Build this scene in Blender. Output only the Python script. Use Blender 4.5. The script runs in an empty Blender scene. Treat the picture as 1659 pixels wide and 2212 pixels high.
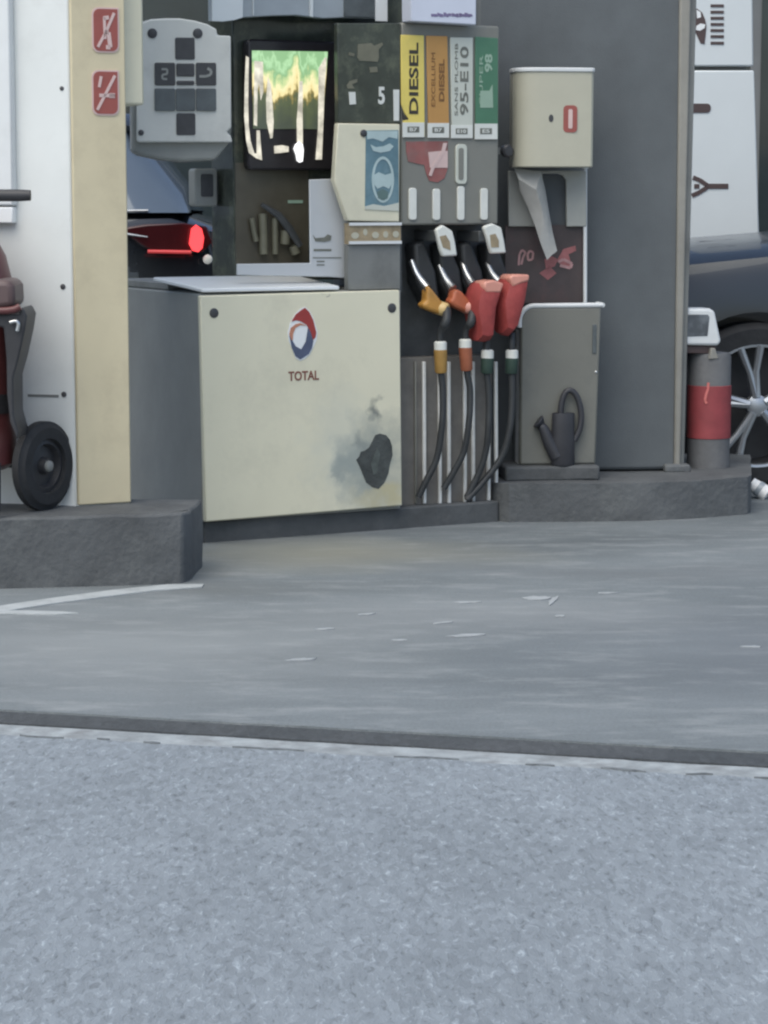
import bpy, bmesh, math, random
from mathutils import Vector, Matrix, noise
random.seed(7)
R = math.radians
sc = bpy.context.scene
COL = sc.collection
# ------------------------------------------------------------------ camera
H, FPX, W0, H0, HOR = 1.2, 5200.0, 1659.0, 2212.0, 430.0
PITCH = math.atan((H0/2-HOR)/FPX)
cam_d = bpy.data.cameras.new('camera'); cam = bpy.data.objects.new('camera', cam_d); COL.objects.link(cam)
cam.location = (0, 0, H); cam.rotation_euler = (R(90)-PITCH, 0, 0)
cam_d.sensor_fit = 'HORIZONTAL'; cam_d.sensor_width = 36; cam_d.lens = 36*FPX/W0
cam_d.clip_start = .1; cam_d.clip_end = 2000
sc.camera = cam
def ray(x, y):
    a, b = (x-W0/2)/FPX, -(y-H0/2)/FPX
    c, s = math.cos(PITCH), math.sin(PITCH)
    return Vector((a, c+b*s, -s+b*c))
def ground(x, y, z=0.0):
    r = ray(x, y); t = (z-H)/r.z
    return Vector((r.x*t, r.y*t, z))
def zc(x0, y0, s): return lambda x, y: ((x0+x*s)/1.8228, (y0+y*s)/1.8228)
Z1 = zc(0,0,.4972); Z2 = zc(700,0,.4972); Z3 = zc(1300,0,.4822); Z4 = zc(1500,600,.5425); Z5 = zc(1900,100,.6775)
Z6 = zc(2200,1000,.4973); Z7 = zc(0,700,.8138); Z8 = zc(700,1050,.6028); B2 = zc(1500,1200,.6028); B3 = zc(500,0,.3165)
B4 = zc(900,100,.4219); B5 = zc(2600,0,.452); B6 = zc(500,600,.6028); B7 = zc(0,1100,.4521); B8 = zc(1550,450,.3315)
class Fr:
    """local frame: u along a wall face, d into it, z up"""
    def __init__(s, o, a): s.o = Vector(o); s.a = a; s.U = Vector((math.cos(a), math.sin(a), 0)); s.V = Vector((-math.sin(a), math.cos(a), 0))
    def w(s, u, d, z): return s.o+s.U*u+s.V*d+Vector((0,0,z))
    def hit(s, x, y, d=0):
        r = ray(x, y); c = Vector((0,0,H))
        t = (s.o+s.V*d-c).dot(s.V)/r.dot(s.V); p = c+r*t-s.o
        return p.dot(s.U), p.z
    def poly(s, pts, d=0): return [s.hit(x, y, d) for x, y in pts]
# ------------------------------------------------------------------ materials
def mat(name, col, rough=.6, var=.12, scale=6, metal=0, bump=0, bscale=60, emit=None, estr=0, detail=6, spec=.5, coat=0, dirt=None, dirt_amt=0, dscale=3):
    m = bpy.data.materials.new(name); m.use_nodes = True
    nt = m.node_tree; N = nt.nodes; L = nt.links; p = N['Principled BSDF']
    p.inputs['Roughness'].default_value = rough; p.inputs['Metallic'].default_value = metal
    p.inputs['Specular IOR Level'].default_value = spec; p.inputs['Coat Weight'].default_value = coat
    g = N.new('ShaderNodeTexCoord')
    n = N.new('ShaderNodeTexNoise'); n.inputs['Scale'].default_value = scale; n.inputs['Detail'].default_value = detail; n.inputs['Roughness'].default_value = .6
    L.new(g.outputs['Object'], n.inputs['Vector'])
    r = N.new('ShaderNodeValToRGB'); r.color_ramp.elements[0].position = .3; r.color_ramp.elements[1].position = .7
    r.color_ramp.elements[0].color = tuple(max(0, c*(1-var)) for c in col)+(1,)
    r.color_ramp.elements[1].color = tuple(min(1, c*(1+var)) for c in col)+(1,)
    L.new(n.outputs['Fac'], r.inputs['Fac']); out = r.outputs['Color']
    if dirt:
        n2 = N.new('ShaderNodeTexNoise'); n2.inputs['Scale'].default_value = dscale; n2.inputs['Detail'].default_value = 8; n2.inputs['Roughness'].default_value = .7
        L.new(g.outputs['Object'], n2.inputs['Vector'])
        r2 = N.new('ShaderNodeValToRGB'); r2.color_ramp.elements[0].position = .5; r2.color_ramp.elements[1].position = .78
        r2.color_ramp.elements[0].color = (0,0,0,1); r2.color_ramp.elements[1].color = (dirt_amt,)*3+(1,)
        L.new(n2.outputs['Fac'], r2.inputs['Fac'])
        mx = N.new('ShaderNodeMixRGB'); mx.inputs['Color2'].default_value = tuple(dirt)+(1,)
        L.new(r2.outputs['Color'], mx.inputs['Fac']); L.new(out, mx.inputs['Color1']); out = mx.outputs['Color']
    L.new(out, p.inputs['Base Color'])
    if bump:
        n3 = N.new('ShaderNodeTexNoise'); n3.inputs['Scale'].default_value = bscale; n3.inputs['Detail'].default_value = 5
        L.new(g.outputs['Object'], n3.inputs['Vector'])
        b = N.new('ShaderNodeBump'); b.inputs['Strength'].default_value = bump; b.inputs['Distance'].default_value = .01
        L.new(n3.outputs['Fac'], b.inputs['Height']); L.new(b.outputs['Normal'], p.inputs['Normal'])
    if emit:
        p.inputs['Emission Strength'].default_value = estr
        r4 = N.new('ShaderNodeValToRGB'); r4.color_ramp.elements[0].position = .3; r4.color_ramp.elements[1].position = .7
        r4.color_ramp.elements[0].color = tuple(c*(1-var*2.2) for c in emit)+(1,); r4.color_ramp.elements[1].color = tuple(min(1,c*(1+var)) for c in emit)+(1,)
        L.new(n.outputs['Fac'], r4.inputs['Fac']); L.new(r4.outputs['Color'], p.inputs['Emission Color'])
    return m
M = {}
def mk(k, *a, **kw): M[k] = mat(k, *a, **kw)
mk('cream', (.71,.675,.515), .45, .04, 3, bump=.05, bscale=9, dirt=(.42,.40,.32), dirt_amt=.5, dscale=2.2)
mk('cream_column', (.62,.545,.37), .5, .06, 4, bump=.05, bscale=20, dirt=(.36,.3,.2), dirt_amt=.5, dscale=3)
mk('white_paint', (.68,.70,.68), .5, .05, 3, bump=.05, bscale=20, dirt=(.4,.4,.38), dirt_amt=.5, dscale=2)
mk('white_plastic', (.66,.68,.68), .4, .04, 8, dirt=(.45,.45,.42), dirt_amt=.35)
mk('white_bright', (.78,.8,.8), .35, .03, 8)
mk('terminal_grey', (.66,.66,.61), .4, .06, 7, dirt=(.24,.24,.23), dirt_amt=.5)
mk('terminal_dark', (.3,.305,.28), .5, .1, 7)
mk('key_dark', (.055,.055,.058), .4, .2, 20)
mk('key_slate', (.095,.11,.115), .35, .2, 20)
mk('grey_steel', (.2,.205,.195), .5, .1, 4, bump=.05, dirt=(.06,.06,.058), dirt_amt=.6)
mk('cabinet_grey', (.255,.262,.25), .5, .1, 4, bump=.05, dirt=(.2,.21,.21), dirt_amt=.6)
mk('grey_light', (.21,.21,.185), .5, .1, 6, dirt=(.13,.13,.12), dirt_amt=.5)
mk('dark_glass', (.055,.064,.053), .14, .3, 7, dirt=(.17,.185,.13), dirt_amt=.75, dscale=11, spec=.4)  # green mottling painted in place of trees reflected in the glass
mk('dark_plastic', (.058,.063,.065), .5, .25, 14, dirt=(.1,.105,.105), dirt_amt=.5, dscale=12)
mk('black_rubber', (.034,.037,.039), .55, .2, 18, dirt=(.06,.06,.06), dirt_amt=.4)
mk('column_grey', (.106,.118,.124), .7, .1, 5, bump=.12, bscale=160, dirt=(.075,.08,.085), dirt_amt=.7, dscale=1.4)
mk('column_trim', (.27,.26,.23), .5, .12, 4, dirt=(.16,.155,.14), dirt_amt=.7)
mk('kerb_grey', (.092,.098,.102), .8, .22, 5, bump=.5, bscale=45, dirt=(.2,.21,.205), dirt_amt=.5, dscale=6)
mk('kerb_edge', (.29,.315,.325), .8, .3, 14, bump=.5, bscale=40, dirt=(.16,.16,.16), dirt_amt=.9, dscale=12)
mk('plinth_grey', (.075,.08,.083), .75, .2, 8, bump=.3, bscale=50, dirt=(.15,.15,.15), dirt_amt=.5, dscale=6)
mk('chrome', (.55,.56,.56), .3, .06, 20, metal=.9)
mk('strip_metal', (.74,.74,.71), .45, .1, 20, metal=.2)
mk('yellow', (.76,.61,.15), .5, .07, 8, dirt=(.42,.35,.14), dirt_amt=.5)
mk('orange', (.5,.27,.085), .5, .07, 8, dirt=(.36,.22,.1), dirt_amt=.4)
mk('sign_white', (.55,.57,.5), .5, .05, 8)
mk('green', (.075,.19,.115), .5, .08, 8, dirt=(.14,.25,.18), dirt_amt=.5)
mk('green_pale', (.3,.42,.32), .5, .08, 8)
mk('label_white', (.68,.69,.64), .5, .05, 20)
mk('ink', (.045,.04,.03), .6, .2, 30)
mk('ink_brown', (.2,.1,.035), .6, .2, 30)
mk('ink_grey', (.16,.165,.14), .6, .2, 30)
mk('ink_purple', (.18,.15,.26), .6, .2, 30)
mk('red_sign', (.31,.085,.07), .5, .08, 12)
mk('red_faded', (.28,.105,.095), .55, .18, 14, dirt=(.2,.17,.155), dirt_amt=.9, dscale=10)
mk('pink_white', (.62,.46,.43), .5, .05, 20)
mk('nozzle_orange', (.5,.25,.055), .4, .12, 18, dirt=(.25,.15,.06), dirt_amt=.6, dscale=16)
mk('nozzle_cap_yellow', (.65,.46,.2), .4, .06, 20)
mk('nozzle_red', (.46,.13,.06), .4, .12, 18, dirt=(.2,.07,.055), dirt_amt=.6, dscale=16)
mk('nozzle_cap_pink', (.66,.3,.23), .4, .06, 20)
mk('bag_red', (.33,.055,.05), .65, .16, 16, bump=.4, bscale=30)
mk('bag_rim', (.6,.17,.15), .55, .1, 20)
mk('sleeve_orange', (.38,.22,.06), .55, .15, 20)
mk('sleeve_red', (.34,.11,.055), .55, .15, 20)
mk('sleeve_green', (.035,.065,.05), .55, .15, 20)
mk('brown_panel', (.085,.076,.055), .35, .2, 5, dirt=(.12,.11,.08), dirt_amt=.7, dscale=5)
mk('khaki', (.16,.155,.11), .5, .2, 14)
mk('poster_blue', (.12,.21,.25), .4, .2, 14, dirt=(.3,.42,.45), dirt_amt=.6, dscale=9)
mk('poster_pale', (.42,.53,.53), .4, .08, 14)
mk('poster_teal', (.12,.19,.18), .4, .15, 14)
mk('stripe_tan', (.34,.27,.17), .5, .2, 30, dirt=(.2,.16,.1), dirt_amt=.8, dscale=22)
mk('emblem_red', (.33,.045,.04), .4, .1, 20)
mk('emblem_orange', (.5,.22,.14), .4, .1, 20)
mk('emblem_blue', (.085,.105,.17), .4, .15, 20)
mk('sign_red_dark', (.2,.07,.05), .5, .2, 30)
mk('scorch_light', (.075,.088,.082), .8, .4, 22, dirt=(.14,.16,.15), dirt_amt=.8, dscale=16)
mk('scorch', (.055,.062,.06), .8, .35, 12, bump=.5, bscale=40, dirt=(.12,.14,.13), dirt_amt=.7, dscale=8)
mk('bin_grey', (.168,.168,.147), .5, .08, 4, dirt=(.09,.095,.095), dirt_amt=.7, dscale=2.5)
mk('poster_dark', (.062,.047,.046), .5, .25, 8, dirt=(.13,.06,.06), dirt_amt=.6, dscale=7)
mk('scrawl', (.3,.11,.11), .6, .25, 24)
mk('scrawl_pink', (.38,.22,.22), .6, .25, 24)
mk('towel_cream', (.47,.455,.36), .4, .05, 5, dirt=(.36,.34,.27), dirt_amt=.4)
mk('stand_grey', (.33,.335,.305), .5, .08, 6)
mk('paper_grey', (.36,.36,.34), .85, .1, 14, bump=.2, bscale=30)
mk('can_dark', (.035,.036,.042), .5, .15, 10)
mk('red_band', (.27,.05,.055), .6, .16, 14, dirt=(.16,.05,.05), dirt_amt=.6, dscale=10)
mk('bollard_grey', (.13,.132,.135), .75, .12, 10, bump=.2, dirt=(.2,.2,.2), dirt_amt=.5, dscale=9)
mk('lamp_glass', (.08,.09,.1), .1, .35, 14, spec=.8, dirt=(.3,.33,.35), dirt_amt=.5, dscale=14)
mk('blue_paint', (.008,.014,.022), .34, .05, 3, coat=.5, metal=.0)
mk('charcoal_paint', (.022,.025,.03), .25, .05, 3, coat=1, metal=.3)
mk('car_glass', (.10,.13,.17), .08, .05, 3, spec=.9)
mk('tail_red', (.05,.009,.011), .15, .1, 20)
mk('tail_lit', (.8,.05,.05), .3, .02, 5, emit=(1,.06,.07), estr=1.1)
mk('tail_edge', (.5,.05,.05), .3, .05, 5, emit=(1,.08,.09), estr=.16)
mk('rim_metal', (.42,.44,.46), .38, .08, 10, metal=.8)
mk('tyre', (.02,.021,.023), .8, .2, 20, bump=.2)
mk('extinguisher_red', (.12,.038,.038), .4, .15, 6, dirt=(.07,.04,.04), dirt_amt=.6, dscale=5)
mk('guard_brown', (.1,.066,.064), .5, .2, 6, dirt=(.06,.045,.045), dirt_amt=.6)
mk('trolley_black', (.035,.035,.038), .5, .2, 10)
mk('shop_wall', (.075,.085,.08), .7, .12, 2)
mk('shop_glass', (.03,.04,.042), .1, .2, 2, spec=.5)
mk('shop_frame', (.16,.165,.165), .5, .1, 4)
mk('sign_brown', (.075,.05,.048), .5, .1, 10)
mk('panel_white', (.62,.66,.67), .45, .03, 3)
mk('leaflet_blue', (.32,.36,.39), .35, .12, 5)
mk('line_paint', (.4,.425,.43), .7, .1, 14, dirt=(.2,.22,.225), dirt_amt=1, dscale=9)
mk('crack_grey', (.15,.165,.175), .9, .3, 30)
mk('worn_paint', (.34,.36,.37), .7, .15, 20, dirt=(.2,.22,.225), dirt_amt=1, dscale=14)
mk('dirt_dark', (.07,.068,.06), .9, .3, 20)
mk('litter_white', (.75,.76,.76), .6, .05, 20)
mk('screen_black', (.03,.027,.03), .25, .2, 9)
for k, c, e in (('reflection_green',(.28,.5,.26),.42), ('reflection_gold',(.72,.6,.33),.52), ('reflection_white',(.8,.75,.62),.6), ('reflection_olive',(.17,.21,.12),.25), ('reflection_glint',(1,1,1),1.3)):
    mk(k, tuple(x*.3 for x in c), .3, .24, 26, emit=c, estr=e)  # glowing colours for the reflection painted on the screen glass
def add_smudge(m, spots):
    """scuff and scorch marks on the painted sheet: soft irregular blotches at given object-space places"""
    nt = m.node_tree; N = nt.nodes; L = nt.links; p = N['Principled BSDF']
    src = p.inputs['Base Color'].links[0].from_socket
    tc = N.new('ShaderNodeTexCoord')
    nz = N.new('ShaderNodeTexNoise'); nz.inputs['Scale'].default_value = 16; nz.inputs['Detail'].default_value = 7
    L.new(tc.outputs['Object'], nz.inputs['Vector'])
    off = N.new('ShaderNodeMixRGB'); off.blend_type = 'LINEAR_LIGHT'; off.inputs['Fac'].default_value = .09
    L.new(tc.outputs['Object'], off.inputs['Color1']); L.new(nz.outputs['Color'], off.inputs['Color2'])
    for (u, z, ru, rz, col, amt) in spots:
        mp = N.new('ShaderNodeMapping'); mp.vector_type = 'POINT'
        mp.inputs['Location'].default_value = (-u/ru, 0, -z/rz); mp.inputs['Scale'].default_value = (1/ru, 0, 1/rz)
        L.new(off.outputs['Color'], mp.inputs['Vector'])
        ln = N.new('ShaderNodeVectorMath'); ln.operation = 'LENGTH'; L.new(mp.outputs['Vector'], ln.inputs[0])
        rr = N.new('ShaderNodeMapRange'); rr.inputs['From Min'].default_value = .25; rr.inputs['From Max'].default_value = 1.1
        rr.inputs['To Min'].default_value = amt; rr.inputs['To Max'].default_value = 0
        L.new(ln.outputs['Value'], rr.inputs['Value'])
        mx = N.new('ShaderNodeMixRGB'); mx.inputs['Color2'].default_value = tuple(col)+(1,)
        L.new(rr.outputs['Result'], mx.inputs['Fac']); L.new(src, mx.inputs['Color1']); src = mx.outputs['Color']
    L.new(src, p.inputs['Base Color'])
# ------------------------------------------------------------------ mesh builder (world coordinates in, thing-local out)
class MB:
    def __init__(s): s.v = []; s.f = []
    def add(s, vs, fs):
        n = len(s.v); s.v += [Vector(v) for v in vs]; s.f += [tuple(i+n for i in f) for f in fs]; return s
    def prism(s, fr, poly, d0, d1):
        """(u,z) outline extruded from depth d0 (front) to d1"""
        n = len(poly)
        vs = [fr.w(u, d0, z) for u, z in poly]+[fr.w(u, d1, z) for u, z in poly]
        return s.add(vs, [tuple(range(n)), tuple(range(2*n-1, n-1, -1))]+[(i, i+n, (i+1) % n+n, (i+1) % n) for i in range(n)])
    def plan(s, pts, z0, z1):
        """world (x,y) outline extruded upward"""
        n = len(pts)
        vs = [Vector((p[0], p[1], z0)) for p in pts]+[Vector((p[0], p[1], z1)) for p in pts]
        return s.add(vs, [tuple(range(n-1, -1, -1)), tuple(range(n, 2*n))]+[(i, (i+1) % n, (i+1) % n+n, i+n) for i in range(n)])
    def box(s, fr, u0, u1, d0, d1, z0, z1): return s.prism(fr, [(u0,z0),(u1,z0),(u1,z1),(u0,z1)], d0, d1)
    def tube(s, pts, rad, n=12, cap=True):
        pts = [Vector(p) for p in pts]; k = len(pts)
        if not isinstance(rad, (list, tuple)): rad = [rad]*k
        base = len(s.v); prev = None
        for i, p in enumerate(pts):
            t = (pts[min(i+1, k-1)]-pts[max(i-1, 0)]).normalized()
            a = prev if prev is not None else (Vector((0,0,1)) if abs(t.z) < .9 else Vector((1,0,0)))
            a = (a-t*a.dot(t)).normalized(); prev = a; b = t.cross(a)
            for j in range(n):
                q = 2*math.pi*j/n; s.v.append(p+(a*math.cos(q)+b*math.sin(q))*rad[i])
        for i in range(k-1):
            for j in range(n):
                s.f.append((base+i*n+j, base+i*n+(j+1) % n, base+(i+1)*n+(j+1) % n, base+(i+1)*n+j))
        if cap:
            s.f.append(tuple(base+j for j in range(n-1, -1, -1))); s.f.append(tuple(base+(k-1)*n+j for j in range(n)))
        return s
    def lathe(s, c, axis, prof, n=28):
        """prof: (distance along axis, radius)"""
        ax = Vector(axis).normalized(); return s.tube([Vector(c)+ax*t for t, r in prof], [max(r, 1e-4) for t, r in prof], n) if all(prof[i][0] < prof[i+1][0] for i in range(len(prof)-1)) else s._lathe2(c, ax, prof, n)
    def _lathe2(s, c, ax, prof, n):
        a = Vector((0,0,1)) if abs(ax.z) < .9 else Vector((1,0,0)); a = (a-ax*a.dot(ax)).normalized(); b = ax.cross(a); base = len(s.v); k = len(prof)
        for t, r in prof:
            for j in range(n):
                q = 2*math.pi*j/n; s.v.append(Vector(c)+ax*t+(a*math.cos(q)+b*math.sin(q))*max(r, 1e-4))
        for i in range(k-1):
            for j in range(n): s.f.append((base+i*n+j, base+i*n+(j+1) % n, base+(i+1)*n+(j+1) % n, base+(i+1)*n+j))
        return s
    def text(s, fr, body, u, z, d, width, height, rot=0, ext=.0015, bold=0):
        cu = bpy.data.curves.new('t', 'FONT'); cu.body = body; cu.size = 1; cu.extrude = .01; cu.offset = bold; cu.resolution_u = 3
        o = bpy.data.objects.new('t', cu); COL.objects.link(o); bpy.context.view_layer.update()
        me = o.to_mesh(); vs = [v.co.copy() for v in me.vertices]; fs = [tuple(p.vertices) for p in me.polygons]
        o.to_mesh_clear(); bpy.data.objects.remove(o); bpy.data.curves.remove(cu)
        if not vs: return s
        x0, x1 = min(v.x for v in vs), max(v.x for v in vs); y0, y1 = min(v.y for v in vs), max(v.y for v in vs)
        c, sn = math.cos(rot), math.sin(rot); out = []
        for v in vs:
            a = ((v.x-x0)/(x1-x0)-.5)*width; b = ((v.y-y0)/(y1-y0)-.5)*height
            out.append(fr.w(u+a*c-b*sn, d-(ext if v.z > 0 else 0), z+a*sn+b*c))
        return s.add(out, fs)
    def build(s, name, material, parent=None, bevel=0, smooth=False, seg=2, subsurf=0, jitter=0):
        me = bpy.data.meshes.new(name)
        root = parent
        while root is not None and root.parent is not None: root = root.parent
        if root is not None:
            inv = (Matrix.Translation(root.location) @ Matrix.Rotation(root.rotation_euler.z, 4, 'Z')).inverted()
            loc = Vector((0,0,0))
        else:
            lo = [min(v[i] for v in s.v) for i in range(3)]; hi = [max(v[i] for v in s.v) for i in range(3)]
            loc = Vector(((lo[0]+hi[0])/2, (lo[1]+hi[1])/2, lo[2])); inv = Matrix.Translation(-loc)
        me.from_pydata([inv @ v for v in s.v], [], s.f); me.update()
        bm = bmesh.new(); bm.from_mesh(me); bmesh.ops.recalc_face_normals(bm, faces=bm.faces)
        if jitter:
            for _ in range(2): bmesh.ops.subdivide_edges(bm, edges=[e for e in bm.edges if e.calc_length() > .06], cuts=3)
            bmesh.ops.triangulate(bm, faces=[f for f in bm.faces if len(f.verts) > 4])
            for v in bm.verts:
                q = v.co*9; v.co += Vector((noise.noise(q), noise.noise(q+Vector((9,3,1))), noise.noise(q+Vector((2,8,5)))))*jitter
        bm.to_mesh(me); bm.free()
        o = bpy.data.objects.new(name, me); COL.objects.link(o); o.location = loc
        if isinstance(material, str): material = M[material]
        me.materials.append(material)
        if parent is not None: o.parent = parent
        if bevel:
            b = o.modifiers.new('bevel', 'BEVEL'); b.width = bevel; b.segments = seg; b.limit_method = 'ANGLE'; b.angle_limit = R(40)
        if subsurf:
            b = o.modifiers.new('sub', 'SUBSURF'); b.levels = b.render_levels = subsurf
        if smooth or bevel or subsurf:
            for p in me.polygons: p.use_smooth = True
            if not subsurf:
                try: me.set_sharp_from_angle(angle=R(38))
                except Exception: pass
        return o
def tag(o, label=None, cat=None, group=None, kind=None):
    if label: o['label'] = label
    if cat: o['category'] = cat
    if group: o['group'] = group
    if kind: o['kind'] = kind
    return o
def thing(name, label, cat, loc, rz=0, group=None):
    o = bpy.data.objects.new(name, None); COL.objects.link(o); o.location = loc; o.rotation_euler = (0,0,rz); o.empty_display_size = .2
    return tag(o, label, cat, group)
def rrect(u0, u1, z0, z1, r, n=4, corners=(1,1,1,1)):
    out = []
    for (cx, cz, a0, on) in ((u1-r, z0+r, -90, corners[1]), (u1-r, z1-r, 0, corners[2]), (u0+r, z1-r, 90, corners[3]), (u0+r, z0+r, 180, corners[0])):
        if on:
            for i in range(n+1): a = R(a0+90*i/n); out.append((cx+r*math.cos(a), cz+r*math.sin(a)))
        else:
            out.append({-90:(u1,z0), 0:(u1,z1), 90:(u0,z1), 180:(u0,z0)}[a0])
    return out
def pxr(fr, x0, x1, y0, y1, d=0):
    """u0,u1,z0,z1 of a picture-measured rectangle lying on a face"""
    a = fr.hit(x0, (y0+y1)/2, d)[0]; b = fr.hit(x1, (y0+y1)/2, d)[0]; xm = (x0+x1)/2
    return a, b, fr.hit(xm, y1, d)[1], fr.hit(xm, y0, d)[1]
def ell(u, z, ru, rz, n=20, a0=0, a1=360): return [(u+ru*math.cos(R(a0+(a1-a0)*i/n)), z+rz*math.sin(R(a0+(a1-a0)*i/n))) for i in range(n+(0 if a1-a0 == 360 else 1))]
def stroke(fr, mb, pts, wd, d0, d1):
    for (a, b) in zip(pts[:-1], pts[1:]):
        dx, dz = b[0]-a[0], b[1]-a[1]; l = math.hypot(dx, dz) or 1; nx, nz = -dz/l*wd/2, dx/l*wd/2
        mb.prism(fr, [(a[0]+nx,a[1]+nz),(b[0]+nx,b[1]+nz),(b[0]-nx,b[1]-nz),(a[0]-nx,a[1]-nz)], d0, d1)
# ------------------------------------------------------------------ ground
def ground_mat(name, lo, hi, big, sp_lo, sp_hi, spscale, bump, streak=None, aniso=(1,1,1), stain=None):
    m = bpy.data.materials.new(name); m.use_nodes = True; nt = m.node_tree; N = nt.nodes; L = nt.links; p = N['Principled BSDF']
    p.inputs['Roughness'].default_value = .75; p.inputs['Specular IOR Level'].default_value = .4
    g = N.new('ShaderNodeNewGeometry')
    mp = N.new('ShaderNodeMapping'); mp.inputs['Scale'].default_value = aniso; mp.inputs['Rotation'].default_value = (0,0,R(-10)); L.new(g.outputs['Position'], mp.inputs['Vector'])
    n = N.new('ShaderNodeTexNoise'); n.inputs['Scale'].default_value = big; n.inputs['Detail'].default_value = 9; n.inputs['Roughness'].default_value = .65; L.new(mp.outputs['Vector'], n.inputs['Vector'])
    r = N.new('ShaderNodeValToRGB'); r.color_ramp.elements[0].position = .32; r.color_ramp.elements[1].position = .7; r.color_ramp.elements[0].color = lo+(1,); r.color_ramp.elements[1].color = hi+(1,); L.new(n.outputs['Fac'], r.inputs['Fac'])
    out = r.outputs['Color']
    v = N.new('ShaderNodeTexNoise'); v.inputs['Scale'].default_value = spscale; v.inputs['Detail'].default_value = 4; v.inputs['Roughness'].default_value = .7; v.inputs['Distortion'].default_value = .6
    mpv = N.new('ShaderNodeMapping'); mpv.inputs['Scale'].default_value = (1,1,1) if streak else (1,.4,1); L.new(g.outputs['Position'], mpv.inputs['Vector']); L.new(mpv.outputs['Vector'], v.inputs['Vector'])
    r2 = N.new('ShaderNodeValToRGB'); r2.color_ramp.elements[0].position = .34; r2.color_ramp.elements[1].position = .68; r2.color_ramp.elements[0].color = (sp_lo,)*3+(1,); r2.color_ramp.elements[1].color = (sp_hi,)*3+(1,); L.new(v.outputs['Fac'], r2.inputs['Fac'])
    if not streak:
        e2 = r2.color_ramp.elements; q = e2.new(.43); q.color = (1,1,1,1); q = e2.new(.57); q.color = (1,1,1,1)
    mx = N.new('ShaderNodeMixRGB'); mx.blend_type = 'MULTIPLY'; mx.inputs['Fac'].default_value = 1; L.new(out, mx.inputs['Color1']); L.new(r2.outputs['Color'], mx.inputs['Color2']); out = mx.outputs['Color']
    if not streak:
        f = N.new('ShaderNodeTexVoronoi'); f.inputs['Scale'].default_value = 75; f.inputs['Randomness'].default_value = 1; L.new(mpv.outputs['Vector'], f.inputs['Vector'])
        rf = N.new('ShaderNodeValToRGB'); rf.color_ramp.elements[0].position = .1; rf.color_ramp.elements[1].position = .9; rf.color_ramp.elements[0].color = (.8,.8,.8,1); rf.color_ramp.elements[1].color = (1.2,1.2,1.2,1)
        sx = N.new('ShaderNodeSeparateColor'); L.new(f.outputs['Color'], sx.inputs['Color']); L.new(sx.outputs[0], rf.inputs['Fac'])
        n4 = N.new('ShaderNodeTexNoise'); n4.inputs['Scale'].default_value = 5; n4.inputs['Detail'].default_value = 4; L.new(g.outputs['Position'], n4.inputs['Vector'])
        mm_ = N.new('ShaderNodeMixRGB'); mm_.blend_type = 'MULTIPLY'; L.new(n4.outputs['Fac'], mm_.inputs['Fac']); L.new(out, mm_.inputs['Color1']); L.new(rf.outputs['Color'], mm_.inputs['Color2']); out = mm_.outputs['Color']
    if streak:
        mp2 = N.new('ShaderNodeMapping'); mp2.inputs['Scale'].default_value = (1.6,4.2,1); mp2.inputs['Rotation'].default_value = (0,0,R(-14)); L.new(g.outputs['Position'], mp2.inputs['Vector'])
        n2 = N.new('ShaderNodeTexNoise'); n2.inputs['Scale'].default_value = 2.3; n2.inputs['Detail'].default_value = 7; n2.inputs['Roughness'].default_value = .72; L.new(mp2.outputs['Vector'], n2.inputs['Vector'])
        r3 = N.new('ShaderNodeValToRGB'); r3.color_ramp.elements[0].position = .5; r3.color_ramp.elements[1].position = .7; r3.color_ramp.elements[0].color = (0,0,0,1); r3.color_ramp.elements[1].color = (.75,)*3+(1,); L.new(n2.outputs['Fac'], r3.inputs['Fac'])
        m2 = N.new('ShaderNodeMixRGB'); m2.inputs['Color2'].default_value = streak+(1,); L.new(r3.outputs['Color'], m2.inputs['Fac']); L.new(out, m2.inputs['Color1']); out = m2.outputs['Color']
    if stain:
        for (cx, cy, rx, ry, col, amt) in stain:
            ms = N.new('ShaderNodeMapping'); ms.inputs['Scale'].default_value = (1/rx,1/ry,0); ms.inputs['Location'].default_value = (-cx/rx,-cy/ry,0)
            nw = N.new('ShaderNodeMixRGB'); nw.blend_type = 'LINEAR_LIGHT'; nw.inputs['Fac'].default_value = .25
            nn = N.new('ShaderNodeTexNoise'); nn.inputs['Scale'].default_value = 2.2; nn.inputs['Detail'].default_value = 6; L.new(g.outputs['Position'], nn.inputs['Vector'])
            L.new(g.outputs['Position'], nw.inputs['Color1']); L.new(nn.outputs['Color'], nw.inputs['Color2']); L.new(nw.outputs['Color'], ms.inputs['Vector'])
            ln = N.new('ShaderNodeVectorMath'); ln.operation = 'LENGTH'; L.new(ms.outputs['Vector'], ln.inputs[0])
            rr = N.new('ShaderNodeMapRange'); rr.inputs['From Min'].default_value = .1; rr.inputs['From Max'].default_value = 1; rr.inputs['To Min'].default_value = amt; rr.inputs['To Max'].default_value = 0; L.new(ln.outputs['Value'], rr.inputs['Value'])
            mz = N.new('ShaderNodeMixRGB'); mz.inputs['Color2'].default_value = tuple(col)+(1,); L.new(rr.outputs['Result'], mz.inputs['Fac']); L.new(out, mz.inputs['Color1']); out = mz.outputs['Color']
    L.new(out, p.inputs['Base Color'])
    b = N.new('ShaderNodeBump'); b.inputs['Strength'].default_value = bump; b.inputs['Distance'].default_value = .006; L.new(v.outputs['Fac'], b.inputs['Height']); L.new(b.outputs['Normal'], p.inputs['Normal'])
    return m
M['asphalt'] = ground_mat('asphalt', (.195,.22,.24), (.25,.28,.305), .9, .66, 1.5, 75, .7)
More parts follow.
